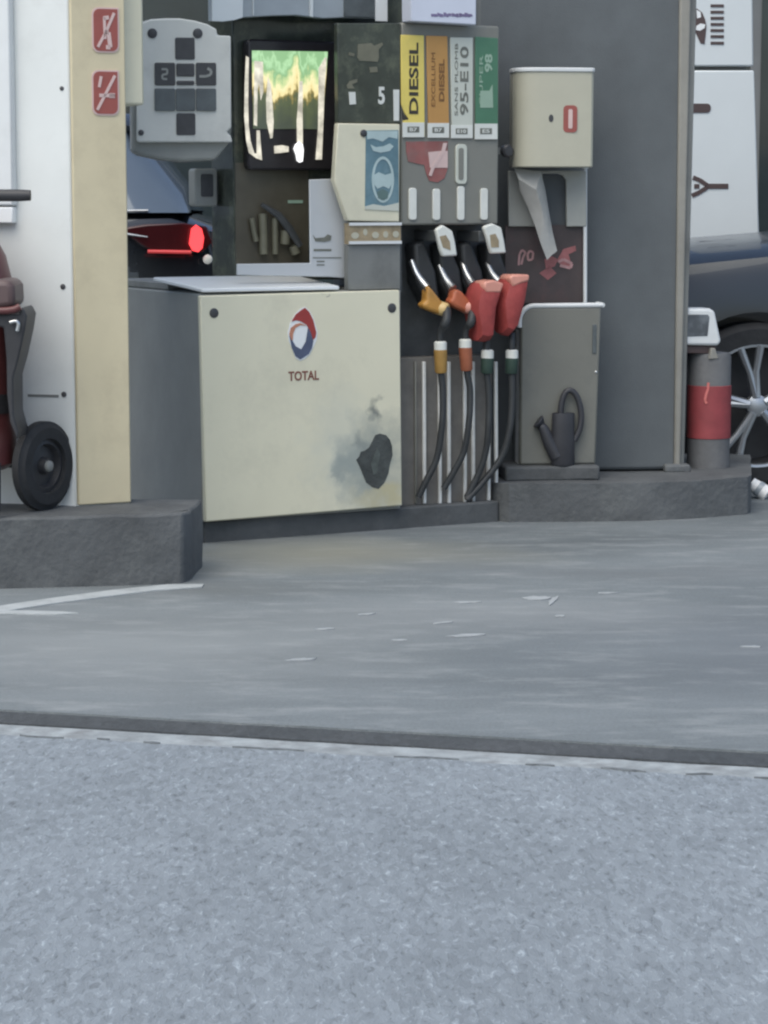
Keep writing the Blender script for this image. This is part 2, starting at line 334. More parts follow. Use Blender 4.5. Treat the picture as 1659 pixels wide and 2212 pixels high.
M['forecourt'] = ground_mat('forecourt_concrete', (.12,.137,.145), (.205,.228,.238), .8, .86, 1.14, 130, .3, streak=(.29,.308,.312), aniso=(.8,2.0,1), stain=[(-.25,8.15,.9,.5,(.25,.245,.2),.75),(-.7,6.4,1.1,.9,(.27,.285,.285),.6),(.35,6.9,.9,.45,(.27,.285,.29),.5),(1.1,6.3,.9,.9,(.135,.15,.165),.6),(-.55,7.4,.5,.25,(.13,.14,.14),.6),(.9,7.75,1.0,.2,(.15,.162,.17),.5)])
M['channel'] = ground_mat('channel', (.05,.056,.06), (.085,.09,.094), 2, .8, 1.2, 60, .5)
M['earth'] = ground_mat('earth', (.12,.12,.11), (.16,.16,.15), 2, .8, 1.2, 60, .5)
e0, e1 = ground(0, 1532), ground(1659, 1624)
ed = (e1-e0); ed.z = 0; ed.normalize(); en = Vector((ed.y, -ed.x, 0))     # en points to the camera
def along(t, w): q = e0+ed*t+en*w; return (q.x, q.y)
def ragged(t0, t1, w, amp, step=.05, rev=False):
    ts = [t0+i*step for i in range(int((t1-t0)/step)+1)]
    pts = [along(t, w+amp*noise.noise(Vector((t*6, w*11, 3)))+amp*.6*noise.noise(Vector((t*21, w*5, 8)))) for t in ts]
    return pts[::-1] if rev else pts
CW = .115
m = MB(); m.plan([(-400,-400),(400,-400),(400,600),(-400,600)], -.3, -.06); tag(m.build('ground', 'earth'), kind='structure')
m = MB(); m.plan([along(-30,60)]+[along(30,60)]+ragged(-4,6,CW+.085,.022,rev=True), -.055, -.004) if False else None
m = MB(); m.plan([along(-30,60), along(30,60)]+[along(30,CW+.12)]+ragged(-4,6,CW+.12,.022,rev=True)+[along(-30,CW+.12)], -.055, -.003); tag(m.build('road', 'asphalt'), kind='structure')
m = MB(); m.plan([along(-30,CW+.2), along(30,CW+.2), along(30,CW)]+ragged(-4,6,CW,.006,rev=True)+[along(-30,CW)], -.055, -.008); tag(m.build('kerb_edging', 'kerb_edge', bevel=.006), kind='structure')
m = MB(); m.plan([along(-30,CW), along(30,CW), along(30,0), along(-30,0)], -.057, -.005); tag(m.build('drain_channel', 'channel'), kind='structure')
m = MB(); m.plan([along(-30,0)]+ragged(-4,6,0,.006)+[along(30,0), along(30,-40), along(-30,-40)], -.055, 0); tag(m.build('forecourt', 'forecourt'), kind='structure')
m = MB(); random.seed(17); t = -1.2
while t < 2.6:
    l = random.uniform(.03,.17); k = max(4, int(l/.02)); w0 = CW+.122; h = random.uniform(.002,.006)
    c_ = [(t+l*i/k, w0+.022*noise.noise(Vector(((t+l*i/k)*6, w0*11, 3)))+.012*noise.noise(Vector(((t+l*i/k)*25, 5, 8))), h*math.sin(math.pi*i/k)*random.uniform(.5,1.2)) for i in range(k+1)]
    m.plan([along(a, b-e) for a, b, e in c_]+[along(a, b+e+.0005) for a, b, e in c_[::-1]], -.004, .0008); t += l+random.uniform(.02,.22)
tag(m.build('road_crack', 'crack_grey'), kind='structure')
# painted line and worn paint scraps on the forecourt
def gpoly(pts, z0=.0, z1=.004): return [tuple(ground(x, y, z0))[:2] for x, y in pts]
m = MB()
m.plan(gpoly([(-160,1352),(0,1324),(120,1305),(250,1288),(340,1277),(436,1270),(440,1264),(360,1265),(240,1277),(120,1293),(0,1311),(-160,1336)]), .0005, .004)
m.plan(gpoly([(-60,1326),(40,1328),(120,1329),(170,1326),(130,1323),(60,1321),(-60,1320)]), .0005, .0035)
tag(m.build('road_marking', 'line_paint'), kind='structure')
m = MB(); random.seed(5)
for (x, y, w, h, sl) in ((1160,1293,34,9,-.1),(1195,1298,12,16,-1.2),(1210,1332,14,4,0),(1010,1374,52,7,-.1),(1010,1302,32,4,-.05),(650,1426,36,5,-.12),(790,1328,22,4,-.1),(1625,1398,26,4,0),(860,1384,20,3,0),(1310,1282,26,3,-.05),(960,1346,26,3,-.2),(700,1360,24,3,-.1),):
    pts = []
    for i in range(14):
        a = 2*math.pi*i/14; q = random.uniform(.55,1.1); dx = w*math.cos(a)*q
        pts.append((x+dx, y+h*.5*math.sin(a)*q+sl*dx*.5))
    m.plan(gpoly(pts), .0005, .003)
tag(m.build('worn_paint_scraps', 'worn_paint'), kind='structure')
# ------------------------------------------------------------------ dispenser frame and islands
A = R(28)
D0 = ground(440, 1174); DF = Fr(D0, A)
KL, KR = .222, .144
gl = lambda x, y: tuple(ground(x, y))[:2]
sideL = [tuple(DF.w(-.012, q, 0))[:2] for q in (-.02,.4,1.3)]
kbk = 7.84; kx = ray(437,1090).x*kbk/ray(437,1090).y
m = MB(); m.plan([gl(-420,1290), gl(-100,1275), gl(120,1269), gl(300,1264), gl(396,1260), gl(409,1254), (kx, kbk), (-3.2,kbk+.06)], -.02, KL)
tag(m.build('pump_island_kerb', 'kerb_grey', bevel=.01, jitter=.005), kind='structure')
m = MB(); m.plan([tuple(DF.w(DF.hit(1082,1100)[0]+.004,.02,0))[:2], gl(1100,1128), gl(1250,1127), gl(1400,1125), gl(1492,1121), gl(1614,1111), gl(1622,1106), (1.53,10.0), (.9,10.05), tuple(DF.w(DF.hit(1082,1100)[0]+.004,.6,0))[:2]], -.02, KR)
tag(m.build('column_island_kerb', 'kerb_grey', bevel=.009, jitter=.003), kind='structure')
# ------------------------------------------------------------------ fuel dispenser
dp = thing('fuel_dispenser', 'large cream and grey fuel pump with coloured fuel plates, standing between the two kerbs', 'fuel pump', D0, A)
def D(x, y, d=0): return DF.hit(x, y, d)
u0, u1 = D(434,900)[0], D(866,900)[0]; zt = D(640,630)[1]
zb = D(650,1112)[1]
m = MB(); m.box(DF, u0, u1, .0, .78, .075, zt); m.build('cabinet', 'cabinet_grey', dp, bevel=.006)
m = MB(); m.box(DF, .008, D(1082,1100)[0], .012, .77, -.01, .078); m.build('plinth', 'plinth_grey', dp, bevel=.008, jitter=.002)
FPd = -.026
pan = DF.poly([Z8(182,1668), Z8(1468,1562), Z8(1450,152), Z8(146,190)], FPd)
M['panel_cream'] = M['cream'].copy()
sp = []
for (zx, zy, ru, rz, col, amt) in ((1170,1290,.12,.14,(.36,.4,.37),.7), (1080,1200,.16,.24,(.5,.53,.48),.4), (1310,930,.03,.06,(.12,.135,.13),.8), (1262,965,.02,.03,(.2,.22,.21),.5), (1215,1140,.035,.06,(.2,.22,.21),.6), (1100,1290,.05,.06,(.28,.32,.31),.5), (1060,1355,.03,.025,(.25,.28,.27),.5), (1300,1290,.17,.22,(.22,.25,.24),.75), (1390,1500,.16,.05,(.5,.44,.24),.6), (945,195,.012,.008,(.1,.1,.1),.6)):
    u, z = DF.hit(*Z8(zx, zy), FPd); sp.append((u, z, ru, rz, col, amt))
add_smudge(M['panel_cream'], sp)
m = MB(); m.prism(DF, pan, FPd, 0-.001); fp = m.build('front_panel', 'panel_cream', dp, bevel=.005)
for (zx, zy) in ((236,303), (1398,270)):
    u, z = DF.hit(*Z8(zx, zy), FPd); m = MB(); m.lathe(DF.w(u, FPd+.002, z), -DF.V, [(0,.017),(.004,.017),(.006,.012),(.0065,.004)], 20); m.build('lock', 'key_dark', fp, smooth=True)
dd = FPd-.0012
def dec(fr, name, mt, pts, d, parent, th=.002, bevel=0):
    mm = MB(); mm.prism(fr, fr.poly(pts, d), d-th, d+.0005); return mm.build(name, mt, parent, bevel=bevel)
em = dec(DF, 'emblem', 'white_bright', [Z8(*q) for q in ((830,262),(862,292),(890,350),(912,430),(905,480),(880,535),(860,575),(830,600),(798,615),(768,598),(745,540),(722,480),(716,430),(732,370),(765,310),(800,275))], FPd, fp)
dec(DF, 'emblem_cap', 'emblem_red', [Z8(*q) for q in ((742,358),(770,312),(800,288),(830,268),(858,296),(884,350),(904,430),(898,462),(880,480),(864,420),(840,380),(805,358),(775,350))], FPd-.0022, em)
dec(DF, 'emblem_arc', 'emblem_orange', [Z8(*q) for q in ((728,440),(738,400),(770,375),(800,368),(838,385),(800,382),(768,400),(752,440),(750,480),(738,480))], FPd-.0022, em)
dec(DF, 'emblem_base', 'emblem_blue', [Z8(*q) for q in ((728,450),(746,480),(770,520),(806,540),(835,490),(850,400),(868,430),(884,484),(876,530),(855,570),(800,606),(768,585),(744,530))], FPd-.0022, em)
m = MB(); u, z = DF.hit(*Z8(822,712), FPd); uu = DF.hit(*Z8(722,712), FPd)[0]
m.text(DF, 'TOTAL', u, z, FPd, 2*(u-uu), .034, ext=.002, bold=.02); m.build('lettering', 'sign_red_dark', fp)
dec(DF, 'scorch_mark', 'scorch', [Z8(*q) for q in ((1165,1262),(1185,1240),(1195,1210),(1225,1200),(1250,1180),(1270,1140),(1290,1100),(1320,1090),(1360,1100),(1385,1130),(1398,1170),(1402,1230),(1385,1290),(1375,1350),(1350,1410),(1310,1452),(1270,1440),(1230,1410),(1205,1350),(1185,1300))], FPd, fp, .0012)
dec(DF, 'scorch_core', 'scorch_light', [Z8(*q) for q in ((1262,1290),(1280,1230),(1305,1180),(1322,1230),(1310,1290),(1300,1350),(1278,1360))], FPd-.0012, fp, .0010)
# tray on top of the cabinet (slopes up to the back)
tu0, tu1 = D(432,632)[0], D(728,628)[0]
m = MB(); vs = []
for (u, d, z) in ((tu0,-.02,zt+.004),(tu1,-.02,zt+.004),(tu1-.02,.3,zt+.035),(tu0-.05,.3,zt+.035)):
    vs.append(DF.w(u,d,z))
vs += [v+Vector((0,0,.014)) for v in vs]
m.add(vs, [(3,2,1,0),(4,5,6,7),(0,1,5,4),(1,2,6,5),(2,3,7,6),(3,0,4,7)]); m.build('tray', 'white_bright', dp, bevel=.004)
m = MB(); m.box(DF, u0+.006, u0+.55, .3, .77, zt+.001, zt+.03); m.build('cabinet_lid', 'grey_steel', dp, bevel=.006)
# set-back head
HD = .30
hu0, hu1 = D(505,400,HD)[0], D(880,400,HD)[0]; hz1 = D(600,-140,HD)[1]; hz0 = zt+.03
m = MB(); m.box(DF, hu0, hu1, HD, HD+.2, hz0, hz1); hd = m.build('head', 'dark_glass', dp, bevel=.006)
# brown service window; added bars stand in for a figure reflected in it
wu = pxr(DF, 508, 665, 352, 572, HD)
m = MB(); m.box(DF, wu[0], wu[1], HD-.006, HD, wu[2], wu[3]); wn = m.build('service_window', 'brown_panel', dp)
pw = MB()
for pts, r in (([B6(885,400),B6(890,520),B6(893,665)],.016), ([B6(965,430),B6(966,560),B6(968,665)],.012), ([B6(815,430),B6(830,520),B6(845,580)],.010), ([B6(1035,510),B6(1032,600)],.018), ([B6(1085,610),B6(1105,660)],.018)):
    pw.tube([DF.w(*[(q:=DF.hit(x,y,HD-.02))[0], HD-.02, q[1]][:3]) for x, y in pts], r, 10)
pw.build('reflection_bar', 'khaki', wn, smooth=True)
pw = MB(); pw.tube([DF.w((q:=DF.hit(*B6(x,y),HD-.035))[0], HD-.035, q[1]) for x, y in ((880,340),(990,410),(1060,500),(1130,610))], [.008,.014,.016,.012], 10)
pw.build('reflection_bar_dark', 'dark_plastic', wn, smooth=True)
pw = MB(); a = pxr(DF, *B6(1045,310), *B6(1140,335), HD) if False else None
q0 = DF.hit(*B6(1045,312), HD); q1 = DF.hit(*B6(1142,332), HD); pw.box(DF, q0[0], q1[0], HD-.009, HD-.005, q1[1], q0[1]); pw.build('window_tag', 'green_pale', wn)
# glass screen in a plastic hood, its reflection painted in glowing colour
su = pxr(DF, 530, 722, 96, 362, HD)
m = MB(); m.prism(DF, rrect(su[0]-.012, su[1]+.006, su[2]-.01, su[3]+.012, .02), HD-.05, HD); scn = m.build('screen', 'screen_black', dp, bevel=.008)
SD = HD-.0505
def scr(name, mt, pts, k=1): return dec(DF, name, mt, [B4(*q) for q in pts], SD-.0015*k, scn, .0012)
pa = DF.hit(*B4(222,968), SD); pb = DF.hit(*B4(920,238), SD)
def reflection_mat():  # glowing green and gold bands painted as reflected trees and sky
    m = bpy.data.materials.new('reflection_paint'); m.use_nodes = True; nt = m.node_tree; N = nt.nodes; L = nt.links; p = N['Principled BSDF']; p.inputs['Roughness'].default_value = .25
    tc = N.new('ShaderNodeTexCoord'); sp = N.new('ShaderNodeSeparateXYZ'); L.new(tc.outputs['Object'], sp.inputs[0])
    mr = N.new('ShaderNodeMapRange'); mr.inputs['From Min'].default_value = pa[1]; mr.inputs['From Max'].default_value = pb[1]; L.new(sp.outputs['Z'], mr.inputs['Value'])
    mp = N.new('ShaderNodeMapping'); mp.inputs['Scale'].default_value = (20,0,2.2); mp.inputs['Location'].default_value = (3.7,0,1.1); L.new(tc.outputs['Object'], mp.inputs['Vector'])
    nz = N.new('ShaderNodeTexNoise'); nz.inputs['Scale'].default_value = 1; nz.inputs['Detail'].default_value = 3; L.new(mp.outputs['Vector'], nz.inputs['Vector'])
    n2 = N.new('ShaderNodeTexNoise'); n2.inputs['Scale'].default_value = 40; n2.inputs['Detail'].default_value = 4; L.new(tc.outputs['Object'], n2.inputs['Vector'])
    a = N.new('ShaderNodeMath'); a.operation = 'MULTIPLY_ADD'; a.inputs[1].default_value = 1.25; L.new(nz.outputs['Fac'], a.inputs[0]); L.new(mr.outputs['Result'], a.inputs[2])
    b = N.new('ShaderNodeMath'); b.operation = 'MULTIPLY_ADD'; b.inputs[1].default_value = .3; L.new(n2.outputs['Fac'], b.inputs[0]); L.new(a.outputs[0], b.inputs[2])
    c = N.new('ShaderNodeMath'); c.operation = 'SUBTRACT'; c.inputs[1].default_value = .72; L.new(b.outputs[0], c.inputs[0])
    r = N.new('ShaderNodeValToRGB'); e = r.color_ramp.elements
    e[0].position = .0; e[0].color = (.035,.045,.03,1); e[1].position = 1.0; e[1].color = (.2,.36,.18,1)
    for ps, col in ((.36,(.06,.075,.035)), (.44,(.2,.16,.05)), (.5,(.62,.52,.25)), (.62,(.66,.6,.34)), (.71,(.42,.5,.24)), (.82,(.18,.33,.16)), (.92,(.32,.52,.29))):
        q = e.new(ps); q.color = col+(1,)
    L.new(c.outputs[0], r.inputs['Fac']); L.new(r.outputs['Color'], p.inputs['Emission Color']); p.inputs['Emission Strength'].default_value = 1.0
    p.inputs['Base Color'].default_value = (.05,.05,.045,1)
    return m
scr('screen_reflection', reflection_mat(), [(218,234),(925,245),(900,600),(882,970),(640,965),(450,968),(228,965)], 1)
scr('reflection_streak', 'reflection_white', [(660,520),(690,520),(692,640),(690,800),(692,1090),(680,1240),(648,1270),(640,1100),(636,900),(650,700)], 3)  # pale glowing streaks, also part of the painted reflection
scr('reflection_streak', 'reflection_white', [(840,400),(900,300),(915,300),(895,600),(884,900),(872,1200),(870,1252),(812,1252),(820,1150),(836,950),(838,700)], 3)
scr('reflection_streak', 'reflection_white', [(162,285),(188,300),(182,700),(186,930),(205,1080),(240,1195),(262,1195),(262,980),(290,980),(300,1120),(312,1258),(260,1240),(190,1190),(165,1080),(146,850),(150,560)], 3)
scr('reflection_streak', 'reflection_white', [(240,330),(320,340),(325,620),(300,700),(285,540),(270,600),(265,940),(236,930)], 3)
scr('reflection_streak', 'reflection_white', [(366,480),(395,560),(408,700),(420,900),(410,1050),(390,1055),(356,900),(350,700)], 3)
scr('reflection_streak', 'reflection_white', [(425,1125),(500,1118),(560,1130),(560,1180),(490,1190),(428,1195)], 3)
scr('reflection_glint', 'reflection_glint', [(605,1150),(622,1110),(655,1085),(690,1110),(700,1160),(690,1270),(660,1280),(635,1262),(628,1210)], 4)  # brightest spot of the painted reflection
# loose details on the dark head: beige plate, leaf-coloured patches painted as reflected trees, number plate, slot
for pts, mt in (([(1205,175),(1330,165),(1360,190),(1430,160),(1440,180),(1400,225),(1400,300),(1390,340),(1220,330),(1200,300)],'khaki'), ([(1125,250),(1175,265),(1170,290),(1120,280)],'khaki'), ([(1310,390),(1385,385),(1390,435),(1320,440)],'khaki'), ([(1100,560),(1130,520),(1200,500),(1200,530),(1150,550),(1175,590),(1110,590)],'khaki')):
    dec(DF, 'khaki_patch', mt, [B4(*q) for q in pts], 0.0, dp, .002)
for pts in ([(1120,622),(1180,622),(1186,735),(1128,740)], [(1535,600),(1590,600),(1588,890),(1540,890)]):
    dec(DF, 'number_tag', 'label_white', [B4(*q) for q in pts], 0.0, dp, .003)
m = MB(); u, z = DF.hit(*B4(1425,655), 0); m.text(DF, '5', u, z, 0, .026, .062, ext=.003, bold=.03); m.build('pump_number', 'label_white', dp)
# small beige reader on the side of the head
rd = pxr(DF, 421, 470, 364, 446, .42)
m = MB(); m.prism(DF, rrect(rd[0], rd[1], rd[2], rd[3], .012), .42, .48); rdr = m.build('card_reader', 'terminal_dark', dp, bevel=.005)
q = pxr(DF, 434, 460, 376, 425, .42); m = MB(); m.prism(DF, rrect(*q, .006), .417, .421); m.build('reader_slot', 'key_dark', rdr)
m = MB(); m.box(DF, rd[1]-.01, hu0+.01, .44, .48, rd[2]+.02, rd[3]-.02); m.build('reader_bracket', 'dark_plastic', rdr)
# right part: upper cream panel, striped band, lower grey panel
RD = .0
def dq(x0,x1,y0,y1,d): return pxr(DF,x0,x1,y0,y1,d)
m = MB(); q = dq(828,866,50,630,.03); m.box(DF, D(828,300,.03)[0], D(868,150,.03)[0], .028, .3, zt-.01, q[3]); m.build('side_upright', 'dark_plastic', dp)
m = MB(); m.prism(DF, DF.poly([(729,50),(866,50),(865,267),(731,265)], .0), .0, .03); m.build('number_panel', 'dark_glass', dp, bevel=.003)
m = MB(); m.prism(DF, DF.poly([(730,266),(864,268),(863,479),(751,477),(722,390)], RD-.012), RD-.012, RD+.018); up = m.build('upper_panel', 'cream', dp, bevel=.004)
m = MB(); q = dq(752,864,482,527,RD); m.box(DF, q[0], q[1], RD-.006, .03, q[2], q[3]); bd = m.build('striped_band', 'stripe_tan', dp)
for yy in (484, 524):
    q = dq(752,864,yy-3.5,yy+3,RD); m = MB(); m.box(DF, q[0], q[1], RD-.014, RD-.005, q[2], q[3]); m.build('band_trim', 'white_plastic', bd)
random.seed(2); m = MB()
for i in range(5):
    u, z = D(765+i*22, 505+random.uniform(-4,4)); m.prism(DF, ell(u, z, random.uniform(.008,.016), .012, 10), RD-.008, RD-.0055)
m.build('band_motif', 'towel_cream', bd)
q = dq(752,864,529,630,RD); m = MB(); m.box(DF, q[0], q[1], RD, .03, zt+.003, q[3]); m.build('lower_grey_panel', 'grey_steel', dp)
# blue poster with a pale ring on the cream panel
ps = dec(DF, 'poster', 'poster_blue', [(790,282),(860,281),(861,456),(788,452)], RD-.012, up, .002)
dec(DF, 'poster_cloud', 'poster_pale', [(792,283),(859,283),(858,300),(840,296),(826,306),(806,299),(793,301)], RD-.0142, ps, .0012)
dec(DF, 'poster_cloud', 'poster_pale', [(800,312),(812,318),(828,316),(842,310),(850,316),(842,326),(822,330),(806,326)], RD-.0142, ps, .0012)
dec(DF, 'poster_cloud', 'sign_white', [(788,446),(806,441),(830,445),(861,438),(861,456),(788,452)], RD-.0142, ps, .0012)
def ring(fr, cx, cy, rx, ry, wd, d, name, mt, parent, a0=0, a1=360, n=28):
    mm = MB()
    for i in range(n):
        p = []
        for a, k in ((a0+(a1-a0)*i/n,1),(a0+(a1-a0)*(i+1)/n,1),(a0+(a1-a0)*(i+1)/n,0),(a0+(a1-a0)*i/n,0)):
            p.append((cx+(rx-(0 if k else wd))*math.cos(R(a)), cy+(ry-(0 if k else wd*1.2))*math.sin(R(a))))
        mm.prism(fr, fr.poly(p, d), d-.0014, d)
    return mm.build(name, mt, parent)
ring(DF, 827, 388, 24, 50, 5, RD-.0145, 'poster_ring', 'poster_pale', ps)
dec(DF, 'poster_figure', 'poster_pale', [(808,378),(818,372),(832,378),(845,374),(847,395),(840,408),(828,402),(815,408),(807,396)], RD-.0145, ps, .0014)
dec(DF, 'poster_centre', 'poster_teal', [(815,414),(826,408),(838,414),(838,428),(827,434),(816,428)], RD-.0145, ps, .0014)
m = MB(); u, z = D(785,288,RD-.012); m.lathe(DF.w(u, RD-.01, z), -DF.V, [(0,.013),(.006,.013),(.009,.008)], 16); m.build('poster_clip', 'key_dark', up, smooth=True)
# white L shaped notice holder in front of the service window
nd = .06
m = MB(); m.prism(DF, DF.poly([(666,388),(726,386),(751,410),(753,602),(706,598),(510,594),(510,570),(668,568)], nd), nd-.01, nd); nt_ = m.build('notice_holder', 'leaflet_blue', dp, bevel=.003)
nt_.data.materials[0] = mat('notice_white', (.5,.52,.535), .35, .06, 6, dirt=(.4,.41,.42), dirt_amt=.5)
m = MB()
m.prism(DF, DF.poly([B6(1215,540),B6(1230,560),B6(1290,555),B6(1310,535),B6(1335,545),B6(1330,575),B6(1290,585),B6(1230,580)], nd-.011), nd-.0125, nd-.0098)
for (ya, x0, x1, h) in ((638,1220,1335,7),(688,1215,1400,3),(712,1240,1290,4),(735,1240,1290,4)):
    m.prism(DF, DF.poly([B6(x0,ya-h),B6(x1,ya-h),B6(x1,ya+h),B6(x0,ya+h)], nd-.011), nd-.0118, nd-.0098)
m.build('notice_print', 'ink_grey', nt_)
m = MB(); u, z = D(730,402,nd-.012); m.prism(DF, ell(u, z, .014, .019), nd-.022, nd-.009); m.build('notice_magnet', 'key_dark', nt_, bevel=.004)
# leaflet holder hanging at the top of the head and the white sign over the fuel plates
LD = .16
for pts, mt, nm in (([(455,-160),(523,-160),(523,38),(500,44),(480,46),(457,45)],'panel_white','leaflet_holder'), ([(523,-160),(742,-160),(742,40),(700,40),(640,33),(590,34),(523,38)],'leaflet_blue','leaflet_holder'), ([(742,-160),(808,-160),(808,42),(742,40)],'key_slate','leaflet_holder'), ([(808,-160),(836,-160),(836,46),(810,45)],'white_bright','leaflet_holder')):
    pass
lh = MB(); lh.prism(DF, DF.poly([(455,-160),(836,-160),(836,40),(810,40),(742,38),(700,40),(640,33),(590,34),(523,38),(500,44),(457,45)], LD), LD, LD+.03); lho = lh.build('leaflet_holder', 'leaflet_blue', dp, bevel=.003)
for pts, mt, nm in (([(455,-160),(525,-160),(524,38),(505,44),(480,47),(457,46)],'panel_white','white_leaflet'), ([(668,-160),(676,-160),(676,38),(668,36)],'panel_white','holder_rib'), ([(545,-160),(548,-160),(548,34),(545,34)],'panel_white','holder_rib'), ([(742,-160),(808,-160),(808,38),(742,36)],'key_slate','dark_leaflet'), ([(809,-160),(836,-160),(836,47),(810,46)],'white_bright','white_leaflet')):
    dec(DF, nm, mt, pts, LD, lho, .006, .002)
m = MB(); m.box(DF, D(458,0,LD)[0], D(834,0,LD)[0], LD+.03, HD, D(600,-140,LD)[1]-.01, D(600,-100,LD)[1]); m.build('holder_bracket', 'dark_plastic', lho)
m = MB(); m.prism(DF, DF.poly([(886,-160),(1030,-160),(1029,54),(960,50),(888,46)], -.05), -.05, .02); ws = m.build('header_sign', 'white_bright', dp, bevel=.004)
ws.data.materials[0] = mat('header_white', (.62,.65,.74), .35, .03, 8)
m = MB(); random.seed(21); x = 931
while x < 1018:
    h = random.uniform(4,7); w_ = random.uniform(4,7); y = 33+random.uniform(-1,1); m.prism(DF, DF.poly([(x,y-h*.8),(x+w_,y-h*.7),(x+w_+1,y+h*.5),(x+1,y+h*.6)], -.05), -.0513, -.0495); x += w_+random.uniform(-.6,1.2)
m.build('sign_print', 'ink_purple', ws)
# nozzle column
NU0, NU1 = D(867,600)[0], D(1081,900)[0]
ztop = D(970,52)[1]
m = MB(); m.box(DF, NU0, NU1, .13, .55, .07, ztop-.01); m.build('column_body', 'dark_plastic', dp, bevel=.005)
zmid = D(970,486)[1]
m = MB(); m.box(DF, NU0, D(1079,300)[0], .004, .13, zmid, ztop); m.build('column_face', 'grey_light', dp, bevel=.008)
zl = D(970,772)[1]
m = MB(); m.box(DF, NU0, NU1, .06, .13, .075, zl); m.build('hose_guide_board', mat('board_grey', (.15,.14,.125), .6, .2, 10, dirt=(.08,.08,.08), dirt_amt=.7, dscale=7), dp, bevel=.004)
for bx, by in ((218,360),(275,360),(376,540),(436,480),(540,470),(594,560),(694,460),(744,370)):
    x, y = B2(bx, by); x2, y2 = B2(bx+4, 1298)
    wdt = .006 if bx == 218 else .013
    ua = D(x, y, .06)[0]; ub = D(x2, y2, .06)[0]; z1_ = D(x, B2(bx,370)[1], .06)[1]; z0_ = D(x2, y2, .06)[1]
    m = MB(); m.prism(DF, [(ub-wdt/2,z0_),(ub+wdt/2,z0_),(ua+wdt/2,z1_),(ua-wdt/2,z1_)], .048, .0605); m.build('hose_guide', 'strip_metal' if bx != 218 else 'grey_light', dp, bevel=.003)
# fuel plates
def fuel_plate(pts, mt, label): 
    o = dec(DF, 'fuel_plate', mt, [Z3(*q) for q in pts], .003, dp, .006, .002); o['label'] = label; return o
FD = -.0032
y1 = fuel_plate(((572,285),(760,290),(768,1118),(592,1118),(588,985),(640,975),(600,920),(575,850)), 'yellow', 'yellow plate reading DIESEL')
o1 = fuel_plate(((780,292),(952,296),(968,1122),(800,1122)), 'orange', 'orange plate with two brown lines')
w1 = fuel_plate(((975,305),(1160,308),(1160,1128),(988,1126)), 'sign_white', 'white plate reading 95-E10')
g1 = fuel_plate(((1180,300),(1365,312),(1365,1135),(1182,1132)), 'green', 'green plate reading 98')
def rtxt(body, zx, zy, zlen, zh, mt, parent, bold=0.0):
    u, z = DF.hit(*Z3(zx, zy), FD); k = (DF.hit(*Z3(zx, zy-100), FD)[1]-z)/100
    mm = MB(); mm.text(DF, body, u, z, FD, zlen*k, zh*k*1.12, rot=R(90), ext=.0012, bold=bold); return mm.build('lettering', mt, parent)
rtxt('DIESEL', 682, 640, 585, 78, 'ink', y1, .025)
dec(DF, 'corner_mark', 'ink', [Z3(*q) for q in ((582,880),(600,935),(640,972),(590,978))], FD, y1, .0012)
rtxt('EXCELLIUM', 842, 650, 440, 32, 'ink_brown', o1)
rtxt('DIESEL', 910, 655, 345, 46, 'ink_brown', o1, .03)
rtxt('95-E10', 1095, 660, 560, 72, 'ink_grey', w1, .02)
rtxt('SANS PLOMB', 1030, 650, 590, 26, 'ink_grey', w1)
rtxt('98', 1293, 515, 150, 66, 'green_pale', g1, .03)
rtxt('SUPER', 1232, 650, 400, 30, 'green_pale', g1)
dec(DF, 'plate_box', 'green_pale', [Z3(*q) for q in ((1225,740),(1300,740),(1325,690),(1330,880),(1225,880))], FD, g1, .001)
for zx0, zx1, zy0, zy1, b, pr in ((590,768,1000,1120,'B7',y1),(795,970,1005,1124,'B7',o1),(985,1162,1020,1128,'E10',w1),(1180,1365,1010,1137,'E5',g1)):
    pl = dec(DF, 'grade_label', 'label_white', [Z3(zx0,zy0),Z3(zx1,zy0),Z3(zx1,zy1),Z3(zx0,zy1)], FD, pr, .0015)
    cx, cy = (zx0+zx1)/2, zy0+(zy1-zy0)*.48
    dec(DF, 'grade_frame', 'ink_grey', [Z3(cx-48,cy-24),Z3(cx+48,cy-24),Z3(cx+48,cy+24),Z3(cx-48,cy+24)], FD-.0016, pl, .0008)
    mm = MB(); u, z = DF.hit(*Z3(cx,cy), FD-.0026); mm.text(DF, b, u, z, FD-.0026, .03 if len(b) < 3 else .036, .013, ext=.0008, bold=.02); mm.build('grade_text', 'label_white', pl)
# faded no-phone mark, slots
ph = dec(DF, 'phone_ban_mark', 'red_faded', [B8(*q) for q in ((145,325),(640,320),(640,640),(600,760),(520,810),(420,790),(385,700),(360,600),(290,590),(170,560),(150,450))], .003, dp, .002)
dec(DF, 'mark_square', 'pink_white', [B8(*q) for q in ((410,450),(560,435),(640,435),(640,635),(430,635))], .0005, ph, .0015)
dec(DF, 'mark_slash', 'pink_white', [B8(*q) for q in ((590,340),(635,340),(610,440),(480,650),(450,735),(415,725),(450,620),(565,440))], -.0012, ph, .0012)
def slot(x0, x1, y0, y1, mt):
    mm = MB(); q = (B8(x0,y0), B8(x1,y1)); a = pxr(DF, q[0][0], q[1][0], q[0][1], q[1][1], 0)
    mm.prism(DF, rrect(*a, (a[1]-a[0])*.32), -.004, .005); return mm.build('slot_cover', mt, dp, bevel=.002)
s5 = slot(735,868,355,830,'sign_white'); slot(180,270,875,1255,'label_white'); slot(462,550,885,1258,'label_white'); slot(755,838,855,1258,'label_white'); slot(1030,1115,878,1255,'label_white')
a = pxr(DF, *[B8(770,0)[0], B8(830,0)[0]], B8(0,400)[1], B8(0,780)[1], -.004); m = MB(); m.prism(DF, rrect(*a, .008), -.0055, -.0035); m.build('slot_inset', 'grey_light', s5)
